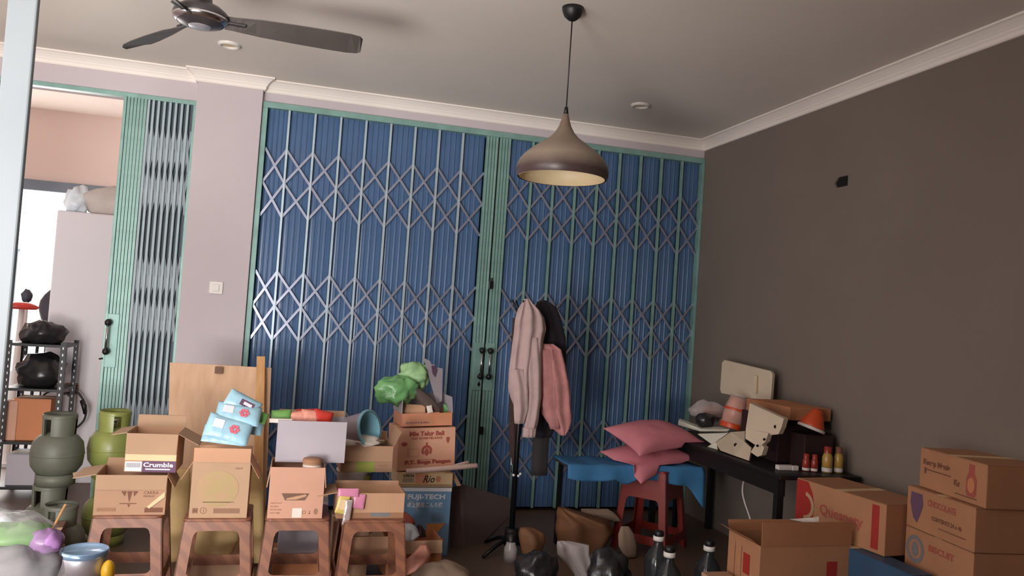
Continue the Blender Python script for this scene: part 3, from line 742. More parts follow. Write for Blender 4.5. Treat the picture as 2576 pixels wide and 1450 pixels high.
def flower(o, c, wv, hv, nv, u, v, r, off):
    L0 = o.location; mb = MB(); a = wv.normalized(); b = hv.normalized()
    for k in range(6):
        cc = c + wv * u + hv * v + a * r * .62 * math.cos(k * PI / 3) + b * r * .62 * math.sin(k * PI / 3) + nv * off - L0
        mb.add([cc + a * r * .42 * math.cos(j * PI / 4) + b * r * .42 * math.sin(j * PI / 4) for j in range(8)], [tuple(range(8))])
    mb.build('flower_print', 'packet_pink', o)
G_ = 'light blue packets piled on the tall carton'
specs = [(565, 1095, 4.12, .10, .055, -6, 50, .022, 'light blue packet lying lowest in the pile of packets', 0),
         (575, 1080, 4.10, .105, .062, -14, 35, .022, 'light blue packet with a pink flower at the front of the pile', 1),
         (612, 1060, 4.22, .10, .06, -10, 30, .024, 'light blue packet standing at the rear right of the pile', 0),
         (600, 1042, 4.16, .105, .055, -8, 40, .022, 'light blue packet with a pink flower, second from the top of the pile', 1),
         (612, 1016, 4.20, .085, .045, -26, 30, .018, 'light blue packet with a dark label on top of the pile', 2)]
for (x, y, Y, hw, hh_, rot, ti, th_, lab, kind) in specs:
    o, c, wv, hv, nv = packet_px('soft_packet', lab, 'packet', x, y, Y, hw, hh_, rot, ti, th_, 'packet_blue', G_)
    if kind == 1:
        flower(o, c, wv, hv, nv, .25, -.1, .024, th_ * 1.2); patch_px(o, c, wv, hv, nv, -.72, -.25, -.3, .45, th_ * 1.12, 'packet_white', 'label')
    if kind == 2:
        patch_px(o, c, wv, hv, nv, -.2, .62, -.45, .3, th_ * 1.15, 'print_violet', 'label'); patch_px(o, c, wv, hv, nv, .0, .5, -.25, .1, th_ * 1.2, 'print_white')
o, c, wv, hv, nv = packet_px('soft_packet', 'green and white packet at the right edge of the blue packets', 'packet', 655, 1050, 4.22, .035, .03, -20, 30, .012, 'leaf_green')
# contents of the white box
for (x, y, hw, hh_, rot, mt, lab) in ((708, 1046, .05, .03, 4, 'leaf_green', 'green packet at the left side of the white box'), (750, 1050, .045, .032, 10, 'wafer', 'pinkish packet in the middle of the white box'),
        (782, 1048, .05, .034, -4, 'wafer', 'pale pink packet right of the middle of the white box'), (812, 1050, .05, .036, -12, 'red_plastic', 'shiny red packet at the right side of the white box'), (775, 1043, .06, .03, 3, 'red_plastic', 'shiny red packet at the back of the white box')):
    packet_px('snack_packet', lab, 'packet', x, y, 4.27 + (.05 if 'back' in lab else 0), hw, hh_, rot, 25, .016, mt)
o = MB().box(-.055, .055, -.008, .008, 0, .02).build('white_card', 'paper_white'); o.location = at(706, 1064, 4.21); tag(o, 'white card strip lying on the left rim of the white box', 'card')

w, d, h = .335, .21, .125
t = carton('low open carton on the rightmost stool with sachets hanging over its side', w, d, h, (0.452, 4.165, .47), .02, 'card_a', 'card_e', [('right', .12, 140), ('left', .10, 100), ('back', .018, 5)])
def f(mb, y): rect(mb, -w / 2, w / 2, .0, .028, y)
print_front(t, w, d, h, f, 'print_tan', 'lower_band')
def f(mb, y): rect(mb, -.0, .10, .008, .028, y - .0005)
print_front(t, w, d, h, f, 'print_grey')
o, *_ = packet_px('sachet', 'pink sachet strip hanging over the top edge of the low carton', 'sachet', 877, 1240, 4.05, .052, .020, 0, 10, .004, 'pink_sachet')
o, *_ = packet_px('sachet', 'violet-pink sachet hanging on the carton front', 'sachet', 903, 1262, 4.05, .030, .036, -6, 4, .005, 'pink_sachet')
o, c, wv, hv, nv = packet_px('sachet', 'yellow sachet hanging at the left end of the low carton', 'sachet', 862, 1270, 4.045, .028, .046, -12, 4, .006, 'yellow_sachet')
L0 = o.location; mb = MB(); mb.add([c - L0 + nv * .0085 + wv.normalized() * .019 * math.cos(k * PI / 10) + hv.normalized() * .026 * math.sin(k * PI / 10) for k in range(20)], [tuple(range(20))]); mb.build('print', 'print_sand', o)
o, *_ = packet_px('sachet', 'narrow foil sachet hanging lowest on the low carton', 'sachet', 874, 1290, 4.03, .018, .062, -5, 2, .006, 'foil')

# ------------------------------------------------------------------ pail, carton with green label and the bucket on it
t = carton('hidden carton standing on the floor under the white and green pail', .20, .24, .34, (at(888, 1210, 4.62).x, 4.62, 0), 0, 'card_e', open_=False)
pc = at(888, 1210, 4.62)
t = thing('paint_pail', 'white and green pail below the carton with the green label', 'pail', (pc.x - .0, 4.62, .343))
MB().lathe([(.001, 0), (.082, 0), (.092, .25), (.098, .252), (.098, .262), (.001, .262)], 32).build('body', 'white_plastic', t, smooth=True)
MB().lathe([(.0925, .10), (.0965, .235)], 32, a0=-.95, a1=.4).build('label', 'print_lime', t, smooth=True)
mb = MB(); mb.tube([(.098 * math.cos(a), -.098 * abs(math.sin(a)) - .002, .21 - .05 * math.sin(a)) for a in [PI * k / 14 for k in range(15)]], .003, 6); mb.build('handle', 'black_plastic', t, smooth=True)
for k, x in enumerate((-.02, .0, .03)):
    mb = MB(); mb.prism([(x - .006, .14), (x + .002, .14), (x + .010, .21), (x + .004, .21)], -.0975, -.096); mb.build('print', 'print_black', t)
w, d, h = .285, .22, .145
t = carton('open carton with a green label holding the tilted bucket', w, d, h, (at(914, 1190, 4.62).x, 4.62, .608), .04, 'card_e', 'card_e', [('front', .085, 174), ('left', .05, 20), ('right', .09, 25), ('back', .05, 20)], fill=.7)
def f(mb, y): rect(mb, -.06, .045, .0, .06, y)
print_front(t, w, d, h, f, 'print_lime', 'label')
def f(mb, y): mb.text('FRAGILE', .065, .032, .014, y)
print_front(t, w, d, h, f, 'print_tan')
o = blob((at(905, 1125, 4.62).x, 4.60, .765), (.12, .09, .03), 21, .3).build('tissue_wad', 'paper_white', smooth=True); tag(o, 'crumpled pale plastic under the tilted bucket', 'wrapping')
bc = at(932, 1078, 4.56); bd = Vector((.70, -.62, .22)).normalized()
bk = thing('bucket', 'small bucket lying tilted, grey outside and light blue inside', 'bucket', bc - bd * .21)
bk.rotation_euler = bd.to_track_quat('Z', 'Y').to_euler()
MB().lathe([(.001, 0), (.072, 0), (.078, .01), (.098, .20)], 36).build('body', 'bucket_grey', bk, smooth=True)
MB().lathe([(.001, .006), (.070, .006), (.096, .205)], 36).build('inside', 'bucket_blue', bk, smooth=True)
MB().lathe([(.096, .196), (.106, .196), (.108, .208), (.096, .210)], 36).build('rim', 'bucket_blue', bk, smooth=True)

# ------------------------------------------------------------------ tall stack right of the stools
bx = 0.875
w, d, h = .355, .26, .425
t = carton('tall blue box with white lettering and pictures of food at the foot of the stack', w, d, h, (bx, 5.09, 0), 0, 'card_sky', open_=False, name='printed_box', cat='box')
def f(mb, y):
    mb.text('FUJI-TECH', -.10, .355, .040, y, width=.235, bold=.0012)
    mb.text('卓上簡易こんろ機', -.10, .305, .034, y, width=.225, bold=.0006); rect(mb, -w / 2, w / 2, .402, .424, y)
print_front(t, w, d, h, f, 'print_white')
for pts in ([(.03, .20), (.15, .205), (.10, .14), (.04, .15)], [(.03, .09), (.05, .03), (.12, .03), (.15, .11), (.09, .085)]):
    print_front(t, w, d, h, lambda mb, y: poly(mb, pts, y), 'print_orange', 'food_picture')
def f(mb, y):
    for k in range(4): mb.text('HIGH QUALITY', .06, .262 - k * .014, .012, y)
print_front(t, w, d, h, f, 'print_grey')
w, d, h = .355, .26, .088
t = carton('flat cream and pink box with black script lettering in the middle of the stack', w, d, h, (bx + .002, 5.09, .4275), 0, 'print_sand', open_=False, name='printed_box', cat='box')
def f(mb, y): rect(mb, -w / 2, w / 2, 0, .020, y)
print_front(t, w, d, h, f, 'green_tint', 'green_band')
def f(mb, y): mb.text('Rio', -.015, .030, .062, y, shear=.35, width=.075, bold=.001); mb.text('50036', -.138, .062, .022, y, bold=.0006, width=.07)
print_front(t, w, d, h, f, 'print_black')
def f(mb, y): rect(mb, -.06, .02, .021, .085, y + .0005); disc(mb, .085, .052, .016, .02, y)
print_front(t, w, d, h, f, 'card_ginger')
def f(mb, y):
    for k in range(17): rect(mb, -.138 + k * .0042, -.136 + k * .0042, .028, .056, y)
print_front(t, w, d, h, f, 'print_grey')
w, d, h = .375, .26, .262
t = carton('brown noodle carton with faded red lettering in the stack', w, d, h, (bx - .002, 5.12, .530), .10, 'card_m', open_=False, tilt=(0, -.045, .10))
def f(mb, y):
    mb.text('Mie Telur Bali', 0, .215, .038, y, True, width=.225, bold=.002); mb.text('CAP AYAM PELANGI', 0, .192, .019, y, True, width=.20, bold=.0008)
    mb.text('P.T. Boga Pangan', .010, .040, .030, y, True, width=.30, bold=.0022); rect(mb, -.06, .055, .062, .0645, y)
    disc(mb, -.145, .165, .020, .013, y); poly(mb, [(.125, .20), (.15, .20), (.147, .175), (.138, .16), (.128, .175)], y)
    ring(mb, 0, .120, .035, .018, y, 28, -.25 * PI, 1.25 * PI); disc(mb, 0, .112, .014, .024, y - .0003); disc(mb, 0, .162, .007, .010, y)
    ring(mb, -.085, .11, .034, .032, y, 4, PI / 4, 2.25 * PI, 1.5)
print_front(t, w, d, h, f, 'print_red')
w, d, h = .325, .24, .080
t = carton('low open ginger coloured box with labels holding the green bags, topmost of the stack', w, d, h, (bx - .012, 5.12, .803), .10, 'card_ginger', 'card_white', [('left', .09, -2), ('right', .10, -4), ('back', .10, 0)], tilt=(0, -.045, .10))
def f(mb, y): rect(mb, -.14, .02, .012, .034, y)
print_front(t, w, d, h, f, 'card_pink', 'label')
def f(mb, y): mb.text('KHASNYA BUMBU', -.136, .017, .016, y - .0005, width=.15, bold=.0006)
print_front(t, w, d, h, f, 'print_red')
o = MB().hexa([at(1002, 1040, 5.05), at(1070, 1048, 5.03), at(1070, 1020, 5.05), at(1008, 1016, 5.08)], [at(1002, 1040, 5.15), at(1070, 1048, 5.13), at(1070, 1020, 5.15), at(1008, 1016, 5.18)]).build('small_box', 'card_a', bevel=.003)
tag(o, 'small plain cardboard box inside the ginger coloured box', 'box')
o = MB().hexa([at(1025, 1047, 5.0), at(1106, 1041, 5.0), at(1106, 1037, 5.02), at(1025, 1042, 5.02)], [at(1025, 1047, 5.06), at(1106, 1041, 5.06), at(1106, 1037, 5.08), at(1025, 1042, 5.08)]).build('slim_box', 'wafer', bevel=.002)
tag(o, 'slim pale pink box lying on the rim of the ginger coloured box', 'box')
o, *_ = packet_px('paper_scrap', 'crumpled white paper scrap in the ginger coloured box', 'paper', 1081, 1030, 5.01, .018, .024, 12, 20, .006, 'paper_white')
def loft(rows, Y, depth, folds=5, amp=.25, seed=0, n=36, name='cloth', mt='cloth_grey', parent=None, lean=0.0, cap=True):
    mb = MB(); vs = []; y0 = rows[0][0]
    for r in rows:
        py, xl, xr = r[:3]; dd = depth * (r[3] if len(r) > 3 else 1); yo = Y + (r[4] if len(r) > 4 else 0)
        a, b = at(xl, py + (r[5] if len(r) > 5 else 0), yo), at(xr, py, yo); c = (a + b) / 2; hv = (b - a) / 2
        for k in range(n):
            th_ = 2 * PI * k / n
            fo = 1 + amp * math.sin(folds * th_ + seed + 1.6 * noise.noise(Vector((seed, c.z * 4, 0)))) + amp * noise.noise(Vector((math.cos(th_) * 2 + seed, math.sin(th_) * 2, c.z * 7)))
            fx = 1 + .05 * noise.noise(Vector((seed + 7, c.z * 9, math.cos(th_))))
            vs.append(c + hv * math.cos(th_) * fx + Vector((0, math.sin(th_) * dd * fo, 0)))
    m_ = len(rows)
    fs = [(i * n + k, i * n + (k + 1) % n, (i + 1) * n + (k + 1) % n, (i + 1) * n + k) for i in range(m_ - 1) for k in range(n)]
    fs += [tuple(range(n - 1, -1, -1)), tuple(range((m_ - 1) * n, m_ * n))]
    mb.add(vs, fs)
    return mb.build(name, mt, parent, smooth=True, world=parent is not None)
def dens(rows, k=3):
    out = []
    for i in range(len(rows) - 1):
        a, b = rows[i], rows[i + 1]
        for s in range(k): out.append(tuple(a[j] + (b[j] - a[j]) * s / k for j in range(len(a))))
    return out + [rows[-1]]
o = blob(tuple(at(1000, 984, 5.06)), (.12, .08, .095), 17, .26, n=44, freq=1.3).build('plastic_bag', 'bag_green', smooth=True)
tag(o, 'bright green plastic bag bulging over the left edge of the stack', 'bag')
o = blob(tuple(at(1045, 948, 5.12)), (.11, .06, .085), 23, .26, n=44, freq=1.4).build('plastic_bag', 'bag_pale_green', smooth=True)
tag(o, 'pale green crumpled bag on top of the stack', 'bag')
o = loft(dens([(972, 1032, 1048, .4), (985, 1037, 1066, 1), (1005, 1048, 1090, 1), (1025, 1066, 1106, 1), (1036, 1085, 1110, .6)]), 5.06, .025, 3, .1, 2, mt='sheet_brown', name='brown_wrapper')
tag(o, 'dark brown wrapper slanting across the ginger coloured box', 'wrapper')
o = loft(dens([(1018, 1114, 1122, .5), (1035, 1114, 1131, 1), (1060, 1116, 1132, 1), (1072, 1120, 1130, .5)]), 5.14, .03, 3, .2, 4, mt='bag_green', name='plastic_bag')
tag(o, 'dark green bag end hanging behind the right side of the stack', 'bag')
mb = MB(); pts = [(1066, 901), (1081, 908), (1086, 918), (1094, 918), (1091, 934), (1101, 925), (1114, 928), (1113, 960), (1112, 1010), (1098, 1016)]
A = [at(x, y, 5.09 + (x - 1066) * .0012) for x, y in pts]; n = len(A)
mb.add(A + [p + Vector((0, .006, 0)) for p in A], [tuple(range(n - 1, -1, -1)), tuple(range(n, 2 * n))] + [(i, (i + 1) % n, n + (i + 1) % n, n + i) for i in range(n)])
t = mb.build('torn_board', 'card_white'); tag(t, 'torn printed cardboard flap standing up at the right of the stack', 'cardboard')
q = [at(x, y, 5.082 + (x - 1066) * .0012) - t.location for x, y in ((1085, 921), (1094, 920), (1100, 930), (1095, 950), (1088, 940))]; MB().add(q, [tuple(range(5))]).build('print', 'print_violet', t)
mb = MB(); mb.tube([at(1022, 1187, 4.93), at(1110, 1180, 4.93), at(1200, 1172, 4.93)], .0165, 14); tag(mb.build('foam_tube', 'tube_foam', smooth=True), 'long pale pink rolled tube sticking out right from the stack', 'tube')
mb = MB(); mb.tube([at(1120, 1181, 4.97), at(1178, 1164, 4.99)], .013, 14); tag(mb.build('foam_tube', 'tube_foam', smooth=True), 'short pale tube just behind the long pink one', 'tube')
o = MB().hexa([at(1130, 1190, 5.0), at(1142, 1188, 5.0), at(1160, 1222, 5.0), at(1150, 1224, 5.0)], [at(1130, 1190, 5.01), at(1142, 1188, 5.01), at(1160, 1222, 5.01), at(1150, 1224, 5.01)]).build('cardboard_strip', 'card_e')
tag(o, 'loose cardboard flap hanging beside the cream and pink box', 'cardboard')

# under and behind the right stool
w, d, h = .32, .24, .21
t = carton('open carton on the floor between the right stool and the blue box', w, d, h, (0.77, 4.68, 0), .06, 'card_d', 'card_e', [('left', .12, 110), ('front', .07, 165)])
o = loft(dens([(1318, 1012, 1036, .5), (1328, 1000, 1048, 1), (1345, 1000, 1058, 1), (1362, 1002, 1040, .8)]), 4.62, .05, 5, .2, 6, mt='packet_white', name='cloth_bundle'); tag(o, 'white and yellow crumpled bundle in the floor carton', 'bundle')
o = loft(dens([(1322, 1050, 1060, .4), (1335, 1046, 1070, 1), (1350, 1048, 1072, .8)]), 4.64, .04, 4, .2, 9, mt='maroon', name='cloth_bundle'); tag(o, 'dark red pointed bundle in the floor carton', 'bundle')
o = loft(dens([(1290, 1012, 1022, .4), (1305, 1010, 1040, 1), (1318, 1012, 1046, .8)]), 4.66, .03, 4, .2, 11, mt='print_red', name='cloth_bundle'); tag(o, 'dull red cloth end beside the blue box', 'bundle')
o = MB().box(-.13, .13, -.004, .004, 0, .14).build('cardboard_sheet', 'card_c'); o.location = (0.50, 4.46, .12); o.rotation_euler = (-.15, 0, .05); tag(o, 'plain cardboard sheet seen through the right stool', 'cardboard')
o = blob((at(1110, 1440, 4.3).x, 4.3, .055), (.17, .14, .11), 31, .12, flat=.05).build('sack', 'beige_cloth', smooth=True); tag(o, 'grey-beige bundle on the floor at the bottom centre', 'bundle')
o = blob((at(1198, 1452, 4.2).x, 4.2, .045), (.12, .09, .05), 33, .15, flat=.04).build('cloth_bundle', 'towel_pink', smooth=True); tag(o, 'pink cloth on the floor at the bottom edge', 'cloth')
o = loft(dens([(1372, 1058, 1074, .5), (1392, 1040, 1085, 1), (1412, 1018, 1080, 1), (1432, 1000, 1060, 1), (1446, 1000, 1030, .6)]), 4.45, .03, 4, .2, 12, mt='wafer', name='cloth_bundle'); tag(o, 'dull pink and grey plastic wrap on the floor by the floor carton', 'wrapping')

# pale carton seen through the third stool, and yellow foam block through the second
t = carton('pale grey box on the floor behind the third stool', .26, .2, .30, (0.15, 4.75, .12), 0, 'card_white', open_=False)
t = carton('brown box on the floor under the pale grey box', .30, .24, .118, (0.15, 4.75, 0), 0, 'card_d', open_=False)
# ------------------------------------------------------------------ leaning boards
A0, A1 = at(427, 912, 5.16), at(683, 926, 5.16)
B0, B1 = atz(424, 1395, .0), atz(655, 1398, .0)
by = 4.96
B0 = at(418, 1390, by); B1 = at(664, 1394, by)
def slab(a, b, c, d_, th_, nm, mt, parent=None, **k):
    n = (b - a).cross(d_ - a).normalized() * th_
    return MB().hexa([a, b, c, d_], [a + n, b + n, c + n, d_ + n]).build(nm, mt, parent, world=parent is not None, **k)
o = slab(Vector((B0.x, by, .002)), Vector((B1.x, by, .002)), A1, A0, -.014, 'plywood_board', 'ply', bevel=.002); tag(o, 'bare plywood board leaning upright behind the stools', 'board')
L0 = o.location
kn = at(550, 922, 5.135) - L0; MB().box(kn.x - .02, kn.x + .025, kn.z and -.0 + (at(550, 922, 5.135).y - L0.y) - .002, (at(550, 922, 5.135).y - L0.y), kn.z - .045, kn.z - .002).build('stain_or_hotspot', 'card_dark', o)
C0, C1 = at(646, 897, 5.12), at(667, 897, 5.12)
o = slab(Vector((at(632, 1395, 4.90).x, 4.90, .002)), Vector((at(660, 1395, 4.90).x, 4.90, .002)), C1, C0, -.02, 'pine_batten', 'pine', bevel=.002); tag(o, 'narrow pine batten leaning against the plywood board', 'batten')
o = loft(dens([(1180, 418, 478, .5), (1215, 414, 480, 1), (1300, 416, 474, 1), (1360, 420, 458, .9), (1412, 424, 446, .6)]), 4.86, .035, 3, .12, 14, mt='yellow_foam', name='foam_sheet'); tag(o, 'yellow foam sheet hanging left of the second stool before the board', 'foam')
o = loft(dens([(1160, 612, 652, .5), (1220, 616, 664, 1), (1320, 616, 664, 1), (1415, 620, 660, .8)]), 4.83, .03, 3, .12, 16, mt='yellow_foam', name='foam_sheet'); tag(o, 'yellow foam sheet standing right of the second stool before the board', 'foam')
o = blob((at(535, 1370, 4.72).x, 4.72, .14), (.14, .08, .12), 41, .16, flat=.115).build('foam_block', 'yellow_foam', smooth=True); o.location.z = .085; tag(o, 'crumpled yellow foam block seen through the second stool', 'foam')
MBo = MB().box(-.17, .17, -.09, .09, 0, .083).build('tray', 'card_e', bevel=.004); MBo.location = (at(535, 1400, 4.72).x, 4.72, 0); tag(MBo, 'low cardboard tray under the yellow foam block', 'tray')

# ------------------------------------------------------------------ gas cylinders
def gas(label, x, y, z, mt, rz=0, s=1.0, tilt=0):
    t = thing('gas_cylinder', label, 'gas cylinder', (x, y, z), rz)
    MB().lathe([(.001 * s, .045 * s), (.06 * s, .045 * s), (.105 * s, .065 * s), (.132 * s, .105 * s), (.138 * s, .15 * s), (.138 * s, .19 * s), (.130 * s, .235 * s), (.100 * s, .272 * s), (.05 * s, .292 * s), (.001, .296 * s)], 36).build('body', mt, t, smooth=True)
    MB().lathe([(.139 * s, .165 * s), (.1405 * s, .168 * s), (.1405 * s, .176 * s), (.139 * s, .179 * s)], 36).build('weld_seam', mt, t, smooth=True)
    MB().lathe([(.100 * s, 0), (.103 * s, 0), (.103 * s, .06 * s), (.098 * s, .06 * s), (.100 * s, 0)], 30).build('foot_ring', mt, t, smooth=True)
    mb = MB()
    for k in range(3):
        a0 = k * 2 * PI / 3; mb.lathe([(.086 * s, .27 * s), (.090 * s, .385 * s), (.086 * s, .398 * s), (.082 * s, .385 * s), (.080 * s, .27 * s)], 12, a0=a0 + .25, a1=a0 + 2 * PI / 3 - .25)
    mb.lathe([(.090 * s, .372 * s), (.091 * s, .385 * s), (.086 * s, .40 * s), (.081 * s, .385 * s), (.083 * s, .372 * s), (.090 * s, .372 * s)], 36)
    mb.build('collar', mt, t, smooth=True)
    v = MB(); v.cyl((0, 0, 0), .014 * s, .29 * s, .33 * s, 12); v.cyl((0, 0, 0), .02 * s, .33 * s, .345 * s, 12); v.build('valve', 'chrome', t, smooth=True)
    return t
gx, gy_ = at(152, 1110, 5.10).x, 5.10
gas('dull green gas cylinder standing on the floor at the far left', gx - .03, gy_, 0, 'gas_dull')
gas('dull green gas cylinder on top of the far left one', gx - .01, gy_, .40, 'gas_dull')
g2 = at(258, 1140, 5.18).x
gas('bright green gas cylinder on the floor behind the leftmost stool', g2 + .03, 5.30, 0, 'gas_green', .5)
gas('bright green gas cylinder on top behind the open printed carton', g2 + .03, 5.30, .40, 'gas_green', .9)
gas('dull green gas cylinder on the floor between the two stacks', (gx + g2) / 2 + .01, 4.76, 0, 'gas_dull', .2, .92)
o = MB().tube([Vector((at(112, 1318, 4.1).x - .12, 4.0, .005)), at(165, 1270, 4.42)], .006, 8).build('wooden_stick', 'pine'); tag(o, 'thin wooden stick leaning in the dark at the far left', 'stick')

# ------------------------------------------------------------------ near left corner: table, bag, tin
t = thing('side_table', 'low table at the lower left carrying the clear bag and the tin', 'table', (-1.05, 1.85, 0))
MB().box(-.75, .75, -.45, .30, .80, .83).build('tabletop', 'card_dark', t, bevel=.004)
for sx, sy in ((-.70, -.4), (.70, -.4), (-.70, .25), (.70, .25)): MB().box(sx - .02, sx + .02, sy - .02, sy + .02, 0, .80).build('leg', 'black_metal', t)
tc_ = atz(213, 1388, .895)
t = thing('tin_can', 'shiny tin with a blue rim at the bottom left corner', 'tin', (tc_.x, tc_.y, .831))
rr = 55 / F * (tc_ - Vector((0, 0, H))).dot(F_)
MB().lathe([(.001, 0), (rr, 0), (rr, .060), (rr * .97, .064)], 36).build('body', 'tin_silver', t, smooth=True)
MB().lathe([(rr, .056), (rr * 1.02, .057), (rr * 1.02, .069), (rr * .95, .071), (rr * .92, .067), (.001, .067)], 36).build('lid', 'tin_blue', t, smooth=True)
q = at(272, 1432, tc_.y - .03)
o = MB().sphere((q.x, q.y, q.z - .006), .021, 16, (.75, .8, 1.3)).build('cap', 'yellow_plastic', smooth=True); tag(o, 'yellow round plastic lid beside the shiny tin', 'lid')
q = at(20, 1400, 1.72)
bag = thing('shopping_bag', 'clear plastic bag of green and violet goods in the bottom left corner', 'bag', (q.x, q.y, .831))
bl = lambda cx, cy, Y, r, sd, amp, **k: blob(tuple(at(cx, cy, Y)), r, sd, amp, **k)
bl(12, 1402, 1.72, (.100, .07, .088), 51, .16, n=34).build('film', 'bag_clear', bag, smooth=True, world=True)
bl(50, 1345, 1.74, (.060, .04, .022), 52, .2).build('green_packet', 'leaf_green', bag, smooth=True, world=True)
bl(118, 1362, 1.72, (.030, .022, .024), 53, .14).build('violet_packet', 'bag_violet', bag, smooth=True, world=True)
bl(10, 1330, 1.80, (.05, .04, .03), 54, .2).build('white_packet', 'packet_white', bag, smooth=True, world=True)
bl(50, 1425, 1.72, (.07, .04, .04), 55, .2).build('grey_packet', 'print_grey', bag, smooth=True, world=True)
# low dark things behind the bag
t = carton('brown carton in the shade behind the clear bag', .30, .3, .30, (at(75, 1280, 4.5).x, 4.5, 0), .1, 'card_dark', open_=False)
o = blob((at(145, 1345, 4.0).x, 4.0, .13), (.17, .12, .13), 61, .2, flat=.13).build('dark_bag', 'bag_dark', smooth=True); tag(o, 'dark plastic bag on the floor left of the first stool', 'bag')
o = blob((at(150, 1325, 3.9).x, 3.9, .30), (.05, .03, .03), 62, .25).build('green_scrap', 'bag_green', smooth=True); tag(o, 'small green plastic scrap on the dark bag', 'bag'); o.location.z = .235

# ------------------------------------------------------------------ coat stand with clothes
cs = thing('coat_stand', 'black coat stand before the folding gate, mostly hidden by clothes', 'coat stand', (1.475, 5.0, 0))
zt = at(1325, 758, 5.0).z
ctop = at(1325, 760, 5.0).x - 1.475
MB().tube([(0, 0, .05), (0.0, 0, .8), (.0, 0, zt)], [.019, .016, .012], 12).build('pole', 'black_metal', cs, smooth=True)
MB().cyl((0, 0, 0), .045, .05, .16, 16).build('hub', 'black_plastic', cs, smooth=True)
for k in range(4):
    a = k * PI / 2 + .5; MB().tube([(0, 0, .10), (.12 * math.cos(a), .12 * math.sin(a), .07), (.24 * math.cos(a), .24 * math.sin(a), .012)], [.014, .013, .011], 8).build('leg', 'black_metal', cs, smooth=True)
for k in range(6):
    a = k * PI / 3; MB().tube([(0, 0, zt - .10), (.06 * math.cos(a), .06 * math.sin(a), zt - .07), (.10 * math.cos(a), .10 * math.sin(a), zt + .0)], .006, 8).build('hook', 'black_metal', cs, smooth=True)
for (x, y) in ((1292, 1196), (1304, 1198), (1309, 1193)):
    q = at(x, y, 4.93); MB().sphere(tuple(q), .009, 10).build('white_peg', 'white_plastic', cs, smooth=True, world=True)
q0, q1 = at(1286, 1152, 4.96), at(1286, 1190, 4.96); MB().tube([q0, q1], .004, 8).build('chrome_pin', 'chrome', cs, smooth=True, world=True)
jk = loft(dens([(756, 1358, 1374, .4), (772, 1350, 1398, .8), (800, 1356, 1410, 1), (850, 1360, 1422, 1), (900, 1362, 1424, 1), (960, 1364, 1420, 1), (1040, 1345, 1415, .9), (1100, 1340, 1385, .8)]), 5.10, .06, 5, .18, 5, mt='cloth_black', name='jacket')
tag(jk, 'black jacket hanging behind the pink towel', 'jacket')
loft(dens([(1060, 1342, 1384, .7), (1120, 1340, 1380, .9), (1196, 1336, 1376, .7)]), 5.10, .03, 3, .15, 7, mt='cloth_olive', name='sleeve', parent=jk)
dk = loft(dens([(800, 1290, 1320, .5), (900, 1284, 1325, 1), (1000, 1282, 1322, 1), (1080, 1280, 1312, 1), (1140, 1282, 1302, .7), (1168, 1286, 1298, .4)]), 5.08, .04, 3, .2, 15, mt='cloth_brown', name='dark_garment')
tag(dk, 'dark brown garment hanging behind the pale cardigan', 'garment')
cg = loft(dens([(752, 1319, 1330, .25), (764, 1312, 1340, .5), (780, 1303, 1356, .8), (800, 1297, 1368, 1), (830, 1294, 1373, 1.1), (860, 1290, 1366, 1.1), (900, 1284, 1364, 1.1), (940, 1280, 1362, 1.1), (975, 1279, 1360, 1.1), (1000, 1285, 1356, 1), (1030, 1295, 1352, .9), (1050, 1303, 1350, .7)], 3), 4.93, .055, 7, .30, 1, n=64, mt='cloth_grey', name='cardigan')
tag(cg, 'pale pinkish grey knitted cardigan hanging on the coat stand', 'cardigan')
loft(dens([(930, 1290, 1318, .5), (980, 1292, 1330, 1), (1030, 1292, 1328, 1), (1066, 1294, 1318, .8)]), 4.87, .026, 4, .25, 22, mt='cloth_grey', name='sleeve', parent=cg)
sl = loft(dens([(850, 1330, 1358, .5), (930, 1326, 1362, 1), (1000, 1328, 1362, 1), (1050, 1322, 1356, 1), (1078, 1318, 1350, 1)]), 4.88, .028, 4, .25, 25, mt='cloth_grey', name='sleeve', parent=cg)
loft(dens([(1076, 1316, 1350, 1), (1100, 1314, 1347, 1)]), 4.88, .029, 9, .12, 26, mt='cloth_grey', name='cuff', parent=cg)
loft(dens([(947, 1305, 1338, 1), (974, 1305, 1336, 1)]), 4.872, .012, 2, .1, 27, mt='cloth_grey', name='pocket', parent=cg)
tw = loft(dens([(866, 1352, 1392, .5), (880, 1354, 1412, .8), (920, 1356, 1422, 1), (960, 1356, 1430, 1), (1000, 1358, 1434, 1), (1040, 1362, 1438, 1), (1062, 1376, 1438, .9), (1080, 1392, 1432, .7), (1096, 1410, 1422, .4)], 3), 4.96, .035, 6, .25, 30, n=48, mt='towel_pink', name='towel')
loft(dens([(880, 1362, 1390, .6), (940, 1360, 1396, 1), (1020, 1364, 1402, 1), (1080, 1384, 1408, .6)], 3), 4.925, .016, 3, .2, 33, mt='towel_pink', name='folded_edge', parent=tw)
tag(tw, 'pink terry towel hanging right of the pale cardigan', 'towel')

